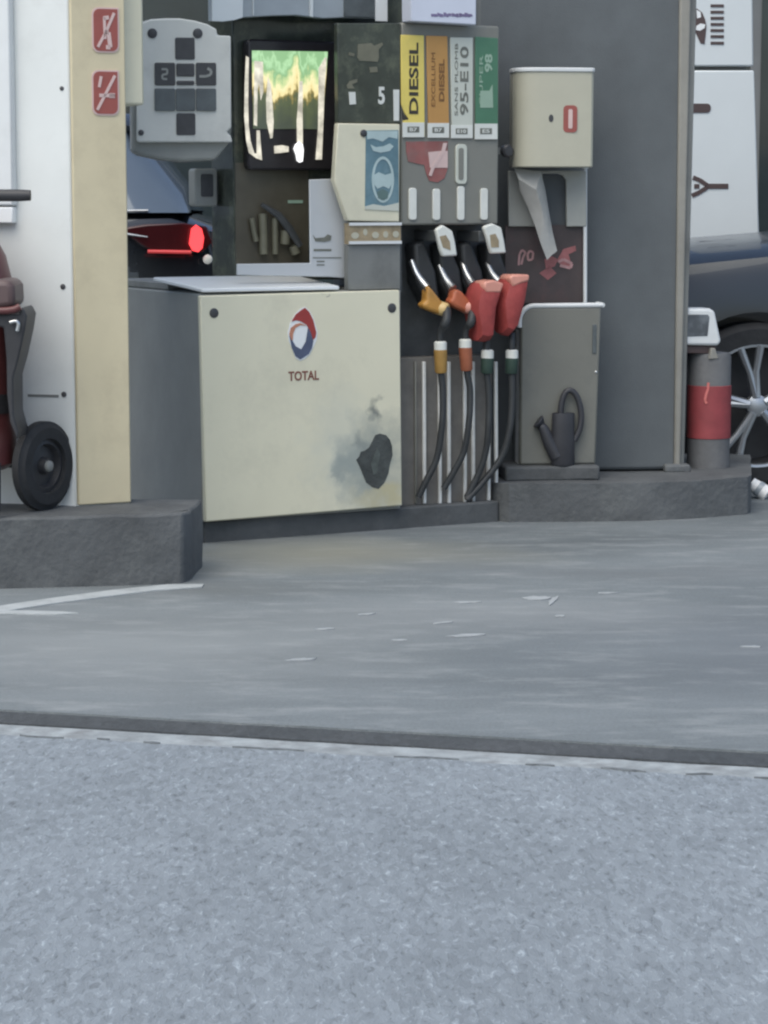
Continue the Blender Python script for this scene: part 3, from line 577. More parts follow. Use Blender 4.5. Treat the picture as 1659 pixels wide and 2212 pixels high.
# pale nozzle flaps
for pts, inn in ((((380,560),(430,525),(500,570),(520,650),(535,750),(430,755),(410,700)), ((425,610),(470,600),(500,650),(505,710),(450,690))), (((725,545),(745,530),(790,515),(855,545),(875,640),(890,730),(780,735),(750,620)), ((790,600),(830,590),(855,640),(855,690),(800,690)))):
    fl = dec(DF, 'nozzle_flap', 'label_white', [Z4(*q) for q in pts], -.03, dp, .022, .006)
    dec(DF, 'flap_picture', 'stripe_tan', [Z4(*q) for q in inn], -.052, fl, .0015)
    q = DF.poly([Z4(*pts[1])], -.03)[0]; mm = MB(); mm.box(DF, q[0]-.02, q[0]+.02, -.03, .14, q[1]-.06, q[1]-.02); mm.build('flap_arm', 'dark_plastic', fl, bevel=.004)
# nozzle cradles (dark boots) in the cavity
for zx in (300, 480, 640, 820):
    u, z = DF.hit(*Z4(zx, 900), .1); mm = MB(); mm.prism(DF, [(u-.05,z-.02),(u+.01,z-.12),(u+.055,z-.10),(u+.03,z+.02),(u-.02,z+.13),(u-.06,z+.12)], .05, .135); mm.build('nozzle_cradle', 'black_rubber', dp, bevel=.012)
u, z = D(1092,326,.1); m = MB(); m.lathe(DF.w(u, .1, z), -DF.V, [(0,.024),(.02,.024),(.026,.018),(.0265,.006)], 22); m.build('side_knob', 'key_dark', dp, smooth=True)
m = MB(); m.box(DF, NU1-.006, u+.01, .1, .14, z-.012, z+.012); m.build('knob_bracket', 'grey_steel', dp)
# ------------------------------------------------------------------ nozzles with hoses
def px3(fn, pts): return [DF.w((q:=DF.hit(*fn(x,y), d))[0], d, q[1]) for x, y, d in pts]
def smooth_path(p, n=7):
    p = [Vector(a) for a in p]; out = []
    for i in range(len(p)-1):
        p0, p1, p2, p3 = p[max(i-1,0)], p[i], p[i+1], p[min(i+2,len(p)-1)]
        for k in range(n):
            t = k/n; out.append(.5*((2*p1)+(p2-p0)*t+(2*p0-5*p1+4*p2-p3)*t*t+(3*p1-p0-3*p2+p3)*t**3))
    out.append(p[-1]); return out
GN = 'fuel nozzles hanging in the pump'
def nozzle(label, spout, rs, body, bmat, cap, cmat, sleeve, smat, hose, collar='label_white', bag=None):
    base = px3(B2, [hose[-1]])[0]
    t = thing('fuel_nozzle', label, 'fuel nozzle', base, A, GN)
    mm = MB(); mm.tube(smooth_path(px3(Z4, spout), 4), [rs*(.72+.28*i/8) for i in range(len(smooth_path(px3(Z4, spout), 4)))], 14); mm.build('spout', 'chrome', t, smooth=True)
    if body:
        mm = MB(); mm.prism(DF, [DF.hit(*Z4(x,y), .0) for x, y in body], -.02, .03); bo = mm.build('grip', bmat, t, bevel=.012, seg=3)
        (cx, cy, r) = cap; q = DF.hit(*Z4(cx, cy), -.02); q2 = DF.hit(*Z4(cx+60, cy+38), -.02)
        mm = MB(); ax = (DF.U*.55-DF.V*.75-Vector((0,0,.25))).normalized(); mm.lathe(DF.w(q[0], -.005, q[1])-ax*.02, ax, [(0,r*.9),(.012,r),(.036,r),(.043,r*.8),(.0435,r*.2)], 20); mm.build('end_cap', cmat, bo, smooth=True)
        # trigger under the grip
        mm = MB(); mm.tube(smooth_path([DF.w(*[DF.hit(*Z4(body[0][0]+dx, body[0][1]+dy), 0)[0], -.002, DF.hit(*Z4(body[0][0]+dx, body[0][1]+dy), 0)[1]]) for dx, dy in ((-4,30),(10,95),(60,140))], 4), .004, 8); mm.build('trigger', 'black_rubber', t, smooth=True)
    if bag:
        mm = MB(); n = len(bag['pts']); pts = [DF.hit(*Z4(x,y), -.05) for x, y in bag['pts']]
        c = (sum(p[0] for p in pts)/n, sum(p[1] for p in pts)/n)
        vs = []; fs = []; rows = ((1,.03,.86),(1,.0,1.0),(1,-.045,.97),(1,-.075,.8),(1,-.085,.45))
        for (_, dd_, k) in rows:
            for p in pts: vs.append(DF.w(c[0]+(p[0]-c[0])*k, dd_, c[1]+(p[1]-c[1])*(k if k < .9 else k**.3)))
        for r_ in range(len(rows)-1):
            for i in range(n): fs.append((r_*n+i, r_*n+(i+1) % n, (r_+1)*n+(i+1) % n, (r_+1)*n+i))
        fs += [tuple(range(n-1,-1,-1)), tuple((len(rows)-1)*n+i for i in range(n))]
        mm.add(vs, fs); bo = mm.build('cover', 'bag_red', t, smooth=True)
        mm = MB(); mm.prism(DF, [DF.hit(*Z4(x,y), -.06) for x, y in bag['rim']], -.082, .0); mm.build('cover_rim', 'nozzle_cap_pink', bo, bevel=.008)
    mm = MB(); hp = smooth_path(px3(B2, hose), 8); mm.tube(hp, [.0165 if i < 12 and not bag else .0122 for i in range(len(hp))], 14); ho = mm.build('hose', 'black_rubber', t, smooth=True)
    (sx0, sy0, sx1, sy1, d) = sleeve
    pts = px3(B2, [(sx0,sy0,d),(sx1,sy1,d)]); mm = MB(); mm.tube([pts[0], pts[0].lerp(pts[1],.05), pts[0].lerp(pts[1],.93), pts[1]], [.021,.0245,.0225,.019], 16); mm.build('sleeve', smat, ho, smooth=True)
    pts = px3(B2, [(sx0,sy0-52,d),(sx0,sy0+4,d)]); mm = MB(); mm.tube([pts[0], pts[0].lerp(pts[1],.15), pts[1]], [.018,.0235,.0235], 16); mm.build('sleeve_collar', collar, ho, smooth=True)
    return t
HC = -.02
nozzle('orange nozzle with yellow end cap, leftmost of the four at the pump', [(222,785,.07),(255,870,.05),(300,940,.03),(335,985,.01)], .0145, [(325,960),(355,990),(430,1085),(455,1120),(440,1185),(300,1130),(280,1100),(315,1080),(318,1010)], 'nozzle_orange', (455,1135,.026), 'nozzle_cap_yellow', (388,290,392,445,HC), 'sleeve_orange', [(430,30,-.02),(425,110,-.045),(385,200,HC),(390,420,HC),(402,560,HC),(400,760,HC),(365,1000,.0),(290,1160,.02),(245,1255,.035)])
nozzle('red orange nozzle with pink end cap, next to the orange one', [(425,820,.07),(455,890,.05),(490,950,.03),(520,990,.01)], .0155, [(535,985),(575,1010),(640,1085),(655,1110),(640,1180),(520,1120),(480,1085),(505,1050),(512,1010)], 'nozzle_red', (645,1125,.024), 'nozzle_cap_pink', (550,275,560,430,HC), 'sleeve_red', [(600,30,-.02),(590,110,-.045),(552,190,HC),(560,420,HC),(582,560,HC),(575,760,HC),(540,960,.0),(470,1100,.02),(410,1200,.035)])
nozzle('nozzle wrapped in a red cover, second from the right, beside the red orange nozzle', [(590,795,.07),(610,860,.05),(640,920,.03),(665,960,.01)], .014, None, None, None, None, (695,345,690,450,HC), 'sleeve_green', [(690,190,-.01),(690,250,HC),(690,430,HC),(705,600,HC),(700,820,HC),(680,980,.0),(630,1120,.02),(560,1260,.035)],
  bag=dict(pts=[(700,965),(735,935),(800,932),(872,952),(850,1040),(825,1110),(812,1240),(798,1365),(750,1378),(705,1368),(690,1270),(665,1140),(672,1060)], rim=[(735,935),(800,925),(875,950),(850,1020),(745,1020),(722,975)]))
nozzle('nozzle wrapped in a red cover sticking out past the pump edge, rightmost of the four', [(770,800,.07),(795,860,.05),(830,910,.03),(870,950,.01)], .014, None, None, None, None, (855,345,850,450,HC), 'sleeve_green', [(855,190,-.01),(855,250,HC),(855,430,HC),(855,640,HC),(840,820,HC),(790,990,.0),(690,1130,.02),(560,1275,.03)],
  bag=dict(pts=[(905,925),(935,893),(1000,885),(1062,895),(1050,980),(1035,1070),(1000,1200),(975,1290),(930,1335),(885,1310),(868,1200),(860,1080),(880,1000)], rim=[(912,905),(940,885),(1060,885),(1055,935),(1000,950),(935,980)]))
# ------------------------------------------------------------------ payment terminal on the left of the pump
TA = R(8); q = ray(395, 200); tY = 8.55; TF = Fr(Vector((q.x*tY/q.y, tY, 0)), TA)
tz = TF.hit(395, 350)[1]
pt = thing('payment_terminal', 'pale grey payment terminal with dark keys in a cross, fixed left of the glass screen', 'payment terminal', TF.w(0, .1, tz), TA)
m = MB(); m.prism(TF, TF.poly([B3(*q) for q in ((100,1800),(60,1880),(50,740),(110,560),(160,270),(300,235),(480,225),(650,225),(850,255),(1000,300),(1110,360),(1130,440),(1290,450),(1300,1600),(1280,1770),(1100,1990),(700,2010),(400,1985),(160,1930)) if q != (100,1800)], .03), .03, .2); hb = m.build('housing', 'terminal_dark', pt, bevel=.012, seg=3)
m = MB(); m.prism(TF, TF.poly([B3(*q) for q in ((135,1770),(120,1740),(118,720),(165,700),(175,290),(300,240),(480,228),(650,228),(850,258),(1000,302),(1112,362),(1120,440),(1290,446),(1298,1590),(1240,1640),(1290,1690),(1312,1770))], 0), -.004, .031); fa = m.build('fascia', 'terminal_grey', pt, bevel=.005)
m = MB(); bx = TF.poly([B3(345,1380),B3(1110,1380),B3(1110,780),B3(345,780)], -.006); m.prism(TF, rrect(bx[0][0], bx[1][0], bx[0][1], bx[2][1], .012), -.007, -.003); kp = m.build('keypad', 'terminal_grey', pt)
def key(x0, x1, y0, y1, mt, d=-.008): 
    mm = MB(); a = TF.hit(*B3(x0,y1), d); b = TF.hit(*B3(x1,y0), d); mm.prism(TF, rrect(a[0], b[0], a[1], b[1], .006), d-.005, d+.0015); return mm.build('key', mt, kp, bevel=.002)
for k in ((345,598,780,1062,'key_dark'),(858,1108,780,1062,'key_dark'),(345,598,1100,1380,'key_slate'),(858,1108,1100,1380,'key_slate'),(614,838,790,950,'key_dark'),(614,838,1005,1058,'key_dark'),(608,848,1100,1380,'key_slate')): key(*k)
m = MB(); a = TF.hit(*B3(600,740), -.005); b = TF.hit(*B3(842,470), -.005); m.prism(TF, rrect(a[0],b[0],a[1],b[1],.006), -.007, -.002); m.build('note_slot', 'key_dark', pt)
m = MB(); a = TF.hit(*B3(615,1680), -.005); b = TF.hit(*B3(850,1410), -.005); m.prism(TF, rrect(a[0],b[0],a[1],b[1],.006), -.007, -.002); m.build('receipt_slot', 'key_dark', pt)
for (x, y, r) in ((315,415,.017),(880,415,.017),(175,1650,.01)):
    u, z = TF.hit(*B3(x,y), -.004); m = MB(); m.lathe(TF.w(u,-.003,z), -TF.V, [(0,r),(.005,r),(.007,r*.6),(.0072,.002)], 16); m.build('screw', 'key_dark', pt, smooth=True)
m = MB()
stroke(TF, m, [TF.hit(*B3(*q), -.013) for q in ((430,860),(500,860),(500,920),(440,930),(440,980),(500,985))], .007, -.0145, -.0125); m.build('key_symbol', 'terminal_dark', kp); m = MB()
stroke(TF, m, [TF.hit(*B3(*q), -.013) for q in ((900,950),(980,950),(1040,930),(1050,880),(1000,850))], .009, -.0145, -.0125)
m.build('key_symbol', 'terminal_dark', kp)
m = MB(); a = TF.hit(460, 200, .2); p1 = TF.w(a[0], .18, a[1]); p2 = DF.w(hu0+.02, HD+.2, a[1]); m.tube([p1, p2], .03, 12); m.build('arm', 'dark_plastic', pt, smooth=True)
# ------------------------------------------------------------------ cream and white column at the left
cb = ground(168, 1094, KL); CF = Fr(cb, R(24))
cl = thing('clad_column', 'tall column with a cream front and white side, standing on the left kerb', 'column', cb, R(24))
cu = CF.hit(283, 1088)[0]
m = MB(); m.box(CF, 0.002, cu-.004, .004, .62, -KL, 3.2); m.build('core', 'white_paint', cl)
m = MB(); m.box(CF, 0, cu, -.006, .01, .004, 3.2); m.build('front_cladding', 'cream_column', cl, bevel=.005)
m = MB(); u = CF.hit(302, 100, .1)[0]; m.box(CF, cu-.003, u, .06, .3, CF.hit(300,228,.1)[1], 3.2); m.build('cover_strip', 'cream', cl, bevel=.008)
# white side: a face that turns away to the left
WF = Fr(CF.w(.0, 0, 0), R(-16))
wu0 = WF.hit(-330, 700)[0]
m = MB(); m.box(WF, wu0, -.004, .0, .45, -KL, 3.2); wsd = m.build('side_cladding', 'white_paint', cl, bevel=.008)
m = MB(); b = WF.hit(30, 465, -.03); m.box(WF, wu0+.1, b[0], -.035, .001, b[1]+.03, 3.2); db = m.build('door_leaf', 'white_plastic', cl, bevel=.006)
m = MB(); m.box(WF, wu0+.1, b[0]-.004, -.032, .001, b[1]-.025, b[1]+.026); m.build('door_sill', 'white_bright', db, bevel=.004)
for (zx, zy) in ((490,700), ):
    u, z = WF.hit(*Z1(zx,zy)); m = MB(); m.lathe(WF.w(u,.001,z), -WF.V, [(0,.007),(.003,.007),(.0045,.004),(.0046,.001)], 12); m.build('screw', 'key_dark', wsd, smooth=True)
for (zx, zy) in ((305,527),(310,1048)):
    u, z = WF.hit(*Z7(zx,zy)); m = MB(); m.lathe(WF.w(u,.001,z), -WF.V, [(0,.009),(.003,.009),(.0045,.005),(.0046,.001)], 12); m.build('screw', 'key_dark', wsd, smooth=True)
a = WF.hit(*Z7(135,1062)); b = WF.hit(*Z7(285,1055)); m = MB(); m.box(WF, a[0], b[0], -.0015, .001, b[1]-.005, b[1]+.003); m.build('seam', 'grey_steel', wsd)
# the two red prohibition plates
def plate(cx, y0, y1, label, sym):
    a = CF.hit(cx-29, y1, -.007); b = CF.hit(cx+28, y0, -.007)
    t = thing('prohibition_sign', label, 'sign', CF.w((a[0]+b[0])/2, -.006, a[1]), R(24), 'red prohibition plates on the cream column')
    w_, h_ = b[0]-a[0], b[1]-a[1]
    m = MB(); m.prism(CF, rrect(a[0], b[0], a[1], b[1], .022, corners=(1,1,0,1)), -.0095, -.0062); bk = m.build('plate_border', 'pink_white', t)
    e = .005; m = MB(); m.prism(CF, rrect(a[0]+e, b[0]-e, a[1]+e, b[1]-e, .019, corners=(1,1,0,1)), -.011, -.009); m.build('plate_face', 'red_sign', t)
    m = MB()
    for pts, wd in sym: stroke(CF, m, [(a[0]+x*w_, a[1]+y*h_) for x, y in pts], wd, -.0125, -.0105)
    m.build('symbol', 'pink_white', t)
plate(228, 17, 113, 'upper red plate on the cream column, with a slashed figure shaped mark', [([(.2,.12),(.5,.45),(.82,.88)],.009), ([(.42,.76),(.62,.78)],.012), ([(.45,.78),(.47,.3)],.009), ([(.47,.45),(.6,.45),(.66,.12),(.5,.12)],.013)])
plate(228, 152, 249, 'lower red plate on the cream column, with a slashed cigarette', [([(.18,.12),(.85,.88)],.009), ([(.26,.44),(.84,.44)],.011), ([(.26,.62),(.34,.86)],.009), ([(.62,.44),(.84,.44)],.015)])
# ------------------------------------------------------------------ wheeled extinguisher at the left edge
xb = ground(40, 1100, KL)
ex = thing('wheeled_extinguisher', 'dark red wheeled fire extinguisher with black wheel, parked by the white column side', 'fire extinguisher', xb, 0)
ax = Vector((.87,-.5,0)).normalized()
def wpx(x, y, Y): r = ray(x, y); return Vector((r.x*Y/r.y, Y, H+r.z*Y/r.y))
Yx = xb.y-.02
sc_ = FPX/Yx
wc = wpx(93, 1006, Yx); wr = wc.z-KL
def wheel(c, ax, r, w, parent, tyre_m='tyre', rim_m='trolley_black', hub='grey_steel'):
    m = MB(); m._lathe2(c, ax, [(-w/2,r*.6),(-w/2,r*.86),(-w/2+.012,r*.96),(-w/4,r),(w/4,r),(w/2-.012,r*.96),(w/2,r*.86),(w/2,r*.62),(w/2-.012,r*.6),(-w/2,r*.6)], 40); ty = m.build('tyre', tyre_m, parent, smooth=True)
    m = MB(); m._lathe2(c, ax, [(-w/2+.006,r*.61),(w/2-.014,r*.61),(w/2-.01,r*.5),(w/2-.03,r*.45),(w/2-.025,r*.2),(w/2-.005,r*.16),(w/2-.003,.001)], 32); m.build('rim', rim_m, parent, smooth=True)
    m = MB(); m.lathe(c+ax*(w/2-.006), ax, [(0,r*.13),(.01,r*.12),(.016,r*.06)], 14); m.build('hub_cap', hub, parent, smooth=True)
m = MB(); wpart = MB(); wpart.tube([wc-ax*.5, wc+ax*.02], .014, 10); axle = wpart.build('axle', 'trolley_black', ex, smooth=True)
wheel(wc, ax, wr, .05, axle); wheel(wc-ax*.52, ax, wr, .05, axle)
cyl = wpx(-76, 760, Yx-.02); cr = .155
zs = [wpx(0,yy,Yx).z for yy in (1010,985,690,600,500,468)]
m = MB(); m.lathe((cyl.x,cyl.y,0), (0,0,1), [(zs[0]+.0,cr*.8),(zs[0]+.02,cr),(zs[2],cr),(zs[3],cr*.97),(zs[3]+.07,cr*.86),(zs[4]+.06,cr*.4),(zs[5]+.05,cr*.3)], 36); cy = m.build('cylinder', 'extinguisher_red', ex, smooth=True)
m = MB(); m.lathe((cyl.x,cyl.y,0), (0,0,1), [(zs[0]+.18,cr+.004),(zs[0]+.24,cr+.004)], 36); m.build('clamp_band', 'trolley_black', cy, smooth=True)
# black rear frame with hose bracket
fr_pts = [wpx(*B7(x,y), Yx-.03) for x, y in ((60,250),(165,235),(225,320),(205,440),(160,640),(105,870),(100,1100),(135,1290),(180,1400))]
XF = Fr(Vector((0,Yx-.25,0)), 0)
m = MB(); m.prism(XF, XF.poly([B7(*q) for q in ((-60,310),(60,300),(165,300),(180,240),(205,260),(235,320),(215,450),(160,700),(115,860),(118,1180),(160,1330),(150,1400),(85,1240),(60,1000),(55,700),(30,420),(-60,400))]), 0, .2); m.build('carrying_frame', 'trolley_black', ex, bevel=.012, seg=3)
m = MB(); m.tube([wpx(*B7(x,y), Yx-.265) for x, y in ((-60,275),(60,272),(130,262),(175,236))], .011, 12); m.build('hose_clip', 'extinguisher_red', ex, smooth=True)
m = MB(); m.tube(smooth_path([wpx(*B7(x,y), Yx-.265) for x, y in ((85,375),(140,365),(160,395),(150,450))],5), .006, 10); m.build('ring', 'chrome', ex, smooth=True)
m = MB(); m.prism(XF, XF.poly([B7(*q) for q in ((-80,0),(90,0),(125,60),(135,240),(60,255),(-80,265))]), -.01, .2); m.build('top_guard', 'guard_brown', ex, bevel=.02, seg=3)
m = MB(); hb_ = [wpx(x, y, Yx-.28) for x, y in ((-330,423),(-40,422),(40,422),(66,422))]; m.tube(hb_, [.018,.018,.018,.016], 14); hbar = m.build('push_bar', 'trolley_black', ex, smooth=True)
m = MB(); m.tube([wpx(-330,423,Yx-.28), wpx(-200,620,Yx-.1), wpx(-130,900,Yx-.04)], .014, 10); m.build('push_bar_stem', 'trolley_black', ex, smooth=True)
m = MB(); m.tube([wpx(-8,1185-80,Yx-.19), wpx(-8,1000,Yx-.16)], .014, 10); m.build('foot', 'trolley_black', ex, smooth=True)
# ------------------------------------------------------------------ big grey column on the right island
kb = ground(1290, 1019, KR); GF = Fr(kb, R(5))
gc = thing('grey_column', 'wide dark grey canopy column with a pale rounded edge, standing on the right kerb', 'column', kb, R(5))
m = MB(); m.prism(GF, GF.poly([(1030,1019),(1462,1015),(1479,-420),(1030,-420)]), 0, .5); m.build('shaft', 'column_grey', gc, bevel=.015)
m = MB(); m.prism(GF, GF.poly([(1456,1012),(1470,1011),(1502,-420),(1473,-420)], -.008), -.012, .03); m.build('edge_trim', 'column_trim', gc, bevel=.009, seg=4)
m = MB(); m.prism(GF, GF.poly([(1468,1011),(1478,1010),(1516,-420),(1500,-420)], .02), .02, .46); m.build('edge_return', 'grey_steel', gc, bevel=.004)
m = MB(); m.box(GF, GF.hit(1432,1018)[0], GF.hit(1487,1018)[0], -.035, .02, -.002, .028); m.build('base_flange', 'kerb_grey', gc, bevel=.008, jitter=.006)
# ------------------------------------------------------------------ service stand (panel, post), towel box, bin, watering can
SF = Fr(GF.w(GF.hit(1190,1010)[0], -.17, 0), R(6))
pz = .055
sd = thing('service_stand', 'grey service board with a dark scrawled poster under it, behind the red nozzle covers', 'stand', SF.w(0,.05,0), R(6))
m = MB(); a = SF.hit(1092,1010,-.11); b = SF.hit(1296,1010,-.11); m.box(SF, a[0], b[0], -.11, .155, -.003, pz); m.build('base_plate', 'plinth_grey', sd, bevel=.01, jitter=.002)
m = MB(); m.prism(SF, SF.poly([Z5(*q) for q in ((148,845),(605,845),(605,1170),(488,1170),(485,900),(465,872),(440,862),(350,862),(345,1170),(150,1170))], .02), .02, .04); m.build('board', 'stand_grey', sd, bevel=.004)
m = MB(); a = SF.hit(1092, 655, .03); b = SF.hit(1262, 486, .03); m.box(SF, a[0], b[0], .042, .06, a[1], b[1]); po = m.build('poster_board', 'poster_dark', sd)
random.seed(11)
m = MB()
for pts in (((470,1300),(540,1280),(545,1310),(500,1330),(520,1400),(480,1410),(430,1370)), ((360,1360),(400,1340),(440,1360),(420,1400),(370,1420)), ((330,1440),(390,1400),(430,1440),(380,1480)),):
    m.prism(SF, SF.poly([Z5(*q) for q in pts], .04), .0405, .0425)
m.build('poster_print', 'scrawl', po)
m = MB()
stroke(SF, m, [SF.hit(*Z5(*q), .04) for q in ((210,1395),(215,1330),(230,1305),(250,1320),(235,1350),(225,1390))], .008, .0395, .0425); m.build('poster_writing', 'scrawl_pink', po); m = MB()
stroke(SF, m, [SF.hit(*Z5(*q), .04) for q in ((275,1310),(295,1320),(290,1360),(265,1365),(262,1330),(275,1310))], .008, .0395, .0425); m.build('poster_writing', 'scrawl_pink', po); m = MB()
stroke(SF, m, [SF.hit(*Z5(*q), .04) for q in ((440,1375),(470,1360),(520,1385),(510,1410),(450,1395))], .011, .0385, .0425)
m.build('poster_writing', 'scrawl_pink', po)
m = MB(); m.tube([SF.w(SF.hit(1264,y,.03)[0], .03, SF.hit(1264,y,.03)[1]) for y in (362,500,660)], .0075, 12); m.build('post', 'white_plastic', sd, smooth=True)
m = MB(); a = SF.hit(1117,1003,.0); b = SF.hit(1124,712,0); m.box(SF, a[0], b[0]+.003, -.02, .05, pz, b[1]); m.build('side_post', 'white_plastic', sd, bevel=.003)
m = MB(); a = SF.hit(1100,1003,.06); b = SF.hit(1262,380,.06); m.box(SF, a[0]+.02, b[0], .062, .09, pz, b[1]); m.build('back_plate', 'column_grey', sd)
# towel box
tb0 = SF.hit(1102,362,.0); tb1 = SF.hit(1271,152,.0)
td = thing('paper_towel_dispenser', 'cream metal paper towel box with a small red symbol, mounted over the grey board', 'towel dispenser', SF.w((tb0[0]+tb1[0])/2, 0, tb0[1]), R(6))
def box_plan(u0,u1,df,db,r): 
    out = [(u1,db),(u0,db)]
    out.append((u0,df+.07))
    for i in range(7): t = R(180+ i*90/6*.96); out.append((u0+.10+.10*math.cos(t), df+.07+.07*math.sin(t)))
    for i in range(1,6): t = i/5; out.append((u0+.10+(u1-u0-.10-.01)*t, df+.012*t*t))
    out.append((u1, df+.022)); return out
bp = [tuple(SF.w(u,d,0))[:2] for u, d in box_plan(tb0[0],tb1[0],-.13,.02,.05)]
m = MB(); m.plan(bp, tb0[1]+SF.o.z, tb1[1]+SF.o.z); hs = m.build('housing', 'towel_cream', td, bevel=.004)
m = MB(); m.plan([tuple(SF.w(u,d,0))[:2] for u, d in box_plan(tb0[0]-.003,tb1[0]+.003,-.136,.019,.05)], tb1[1]-.012+SF.o.z, tb1[1]+.003+SF.o.z); m.build('lid_rim', 'white_plastic', td, bevel=.003)
m = MB(); a = SF.hit(1250,500,.0); m.box(SF, SF.hit(1259,250,.015)[0], tb1[0]+.004, .0, .022, tb0[1]-.004, tb1[1]); m.build('back_flange', 'white_plastic', td, bevel=.002)
u, z = SF.hit(*Z5(397,540), -.125); m = MB(); m.prism(SF, ell(u,z,.009,.014,14), -.131, -.12); m.build('keyhole', 'key_dark', hs)
a = SF.hit(*Z5(468,622), -.125); b = SF.hit(*Z5(550,465), -.125); m = MB(); m.prism(SF, rrect(a[0],b[0],a[1],b[1],.014), -.1285, -.11); rs_ = m.build('red_symbol', 'red_sign', hs)
m = MB(); w_ = (b[0]-a[0]); m.prism(SF, rrect(a[0]+w_*.36,b[0]-w_*.34,a[1]+.014,b[1]-.014,.005), -.130, -.127); m.build('symbol_bar', 'pink_white', rs_)
# paper towel hanging out of the box
tp = [Z5(*q) for q in ((185,830),(335,850),(365,960),(390,1090),(410,1200),(435,1310),(405,1330),(368,1362),(330,1260),(300,1160),(262,1060),(215,960))]
m = MB(); pts = SF.poly(tp, -.04); n = len(pts); vs = []
for k, dd_ in ((0,-.004),(1,.004)):
    for i, p in enumerate(pts): vs.append(SF.w(p[0], -.045+dd_+.02*math.sin(p[1]*16+p[0]*30), p[1]))
mid = [((pts[i][0]+pts[n-1-i][0])/2, (pts[i][1]+pts[n-1-i][1])/2) for i in range(n//2)]
fs = []
base = len(vs)
for k in (0,1):
    for q in mid: vs.append(SF.w(q[0], -.07+(.008 if k else 0)+.02*math.sin(q[1]*16), q[1]))
h = n//2
for k in (0,1):
    o_, c_ = k*n, base+k*h
    for i in range(h-1):
        fs.append((o_+i, o_+i+1, c_+i+1, c_+i)); fs.append((c_+i, c_+i+1, o_+n-2-i, o_+n-1-i))
for i in range(n): 
    if i != n-1 and i != h-1: fs.append((i, (i+1) % n, n+(i+1) % n, n+i))
m.add(vs, fs); tw = m.build('paper_towel', 'paper_grey', None, smooth=True)
tag(tw, 'grey paper towel hanging askew out of the cream box', 'paper towel')
# bin
bu0, bu1 = SF.hit(1124,850,-.06)[0], SF.hit(1300,850,-.06)[0]; bz1 = SF.hit(1200,664,-.06)[1]
bn = thing('waste_bin', 'flat grey waste bin with a white rim, below the scrawled poster', 'bin', SF.w((bu0+bu1)/2, 0, pz), R(6))
shape = [(bu0,pz),(bu1-.02,pz),(bu1-.006,bz1-.0),(bu0+.045,bz1)]+[(bu0+.05-.05*math.sin(R(i*22.5)), bz1-.05+.05*math.cos(R(i*22.5))) for i in range(1,5)]
m = MB(); m.prism(SF, shape, -.06, .05); m.build('bin_body', 'bin_grey', bn, bevel=.008)
m = MB(); rp = [(bu0-.004,bz1-.075)]+[(bu0+.05-.054*math.sin(R(90-i*15)), bz1-.05+.056*math.cos(R(90-i*15))) for i in range(7)]+[(bu1+.0,bz1+.008)]
m.tube([SF.w(u,-.055,z) for u, z in rp], .0095, 12); m.tube([SF.w(bu1,d,bz1+.008) for d in (-.055,.05)], .0095, 12); m.build('bin_rim', 'white_plastic', bn, smooth=True)
m = MB(); a = SF.hit(1286,735,-.06); m.box(SF, a[0]-.012, a[0]+.004, -.064, -.058, a[1]-.05, a[1]+.06); m.build('bin_hinge', 'key_slate', bn, bevel=.002)
u, z = SF.hit(*B2(1405,440),-.06); m = MB(); m.lathe(SF.w(u,-.058,z), -SF.V, [(0,.005),(.004,.005),(.006,.002)], 10); m.build('bin_screw', 'chrome', bn, smooth=True)
# watering can
WCd = -.085
c0 = SF.hit(*B2(1188,1030), WCd); cw_ = 1.17*(SF.hit(*B2(1255,900), WCd)[0]-c0[0])
wcb = SF.w(c0[0], WCd, pz)
wt = thing('watering_can', 'dark plastic watering can with a tall loop handle, standing in front of the grey bin', 'watering can', wcb, R(6))
hgt = SF.hit(*B2(1188,715), WCd)[1]-pz
m = MB(); m._lathe2(wcb, Vector((0,0,1)), [(0,.001),(.0,cw_*.9),(.008,cw_),(hgt*.5,cw_*.98),(hgt,cw_*.95),(hgt+.005,cw_*.92),(hgt,cw_*.88),(hgt-.03,cw_*.86),(hgt-.031,.001)], 28)
for v in m.v: 
    dv = (v-wcb).dot(SF.V); v -= SF.V*dv*.35
m.build('can_body', 'can_dark', wt, smooth=True)
def cpx(pts, d=WCd): return [SF.w((q:=SF.hit(*B2(x,y), d))[0], d, q[1]) for x, y in pts]
m = MB(); sp_ = smooth_path(cpx([(1150,990),(1100,900),(1065,815),(1040,790)]),4); m.tube(sp_, [.03-.015*i/(len(sp_)-1) for i in range(len(sp_))], 12); spt = m.build('can_spout', 'can_dark', wt, smooth=True)
rr_ = cpx([(1050,790),(1030,745)]); m = MB(); axr = (cpx([(1062,800)])[0]-cpx([(1025,745)])[0]); axr = -axr.normalized(); axr = (axr-SF.U*.55).normalized(); c_ = cpx([(1048,778)])[0]; m.lathe(c_-axr*.005, axr, [(0,.012),(.018,.027),(.022,.027),(.0225,.01)], 16); m.build('rose', 'can_dark', spt, smooth=True)
m = MB(); hp = smooth_path(cpx([(1172,730),(1180,640),(1205,575),(1238,560),(1275,590),(1300,660),(1308,740),(1295,820),(1262,890)]),5); m.tube(hp, .0115, 12); m.build('can_handle', 'can_dark', wt, smooth=True)
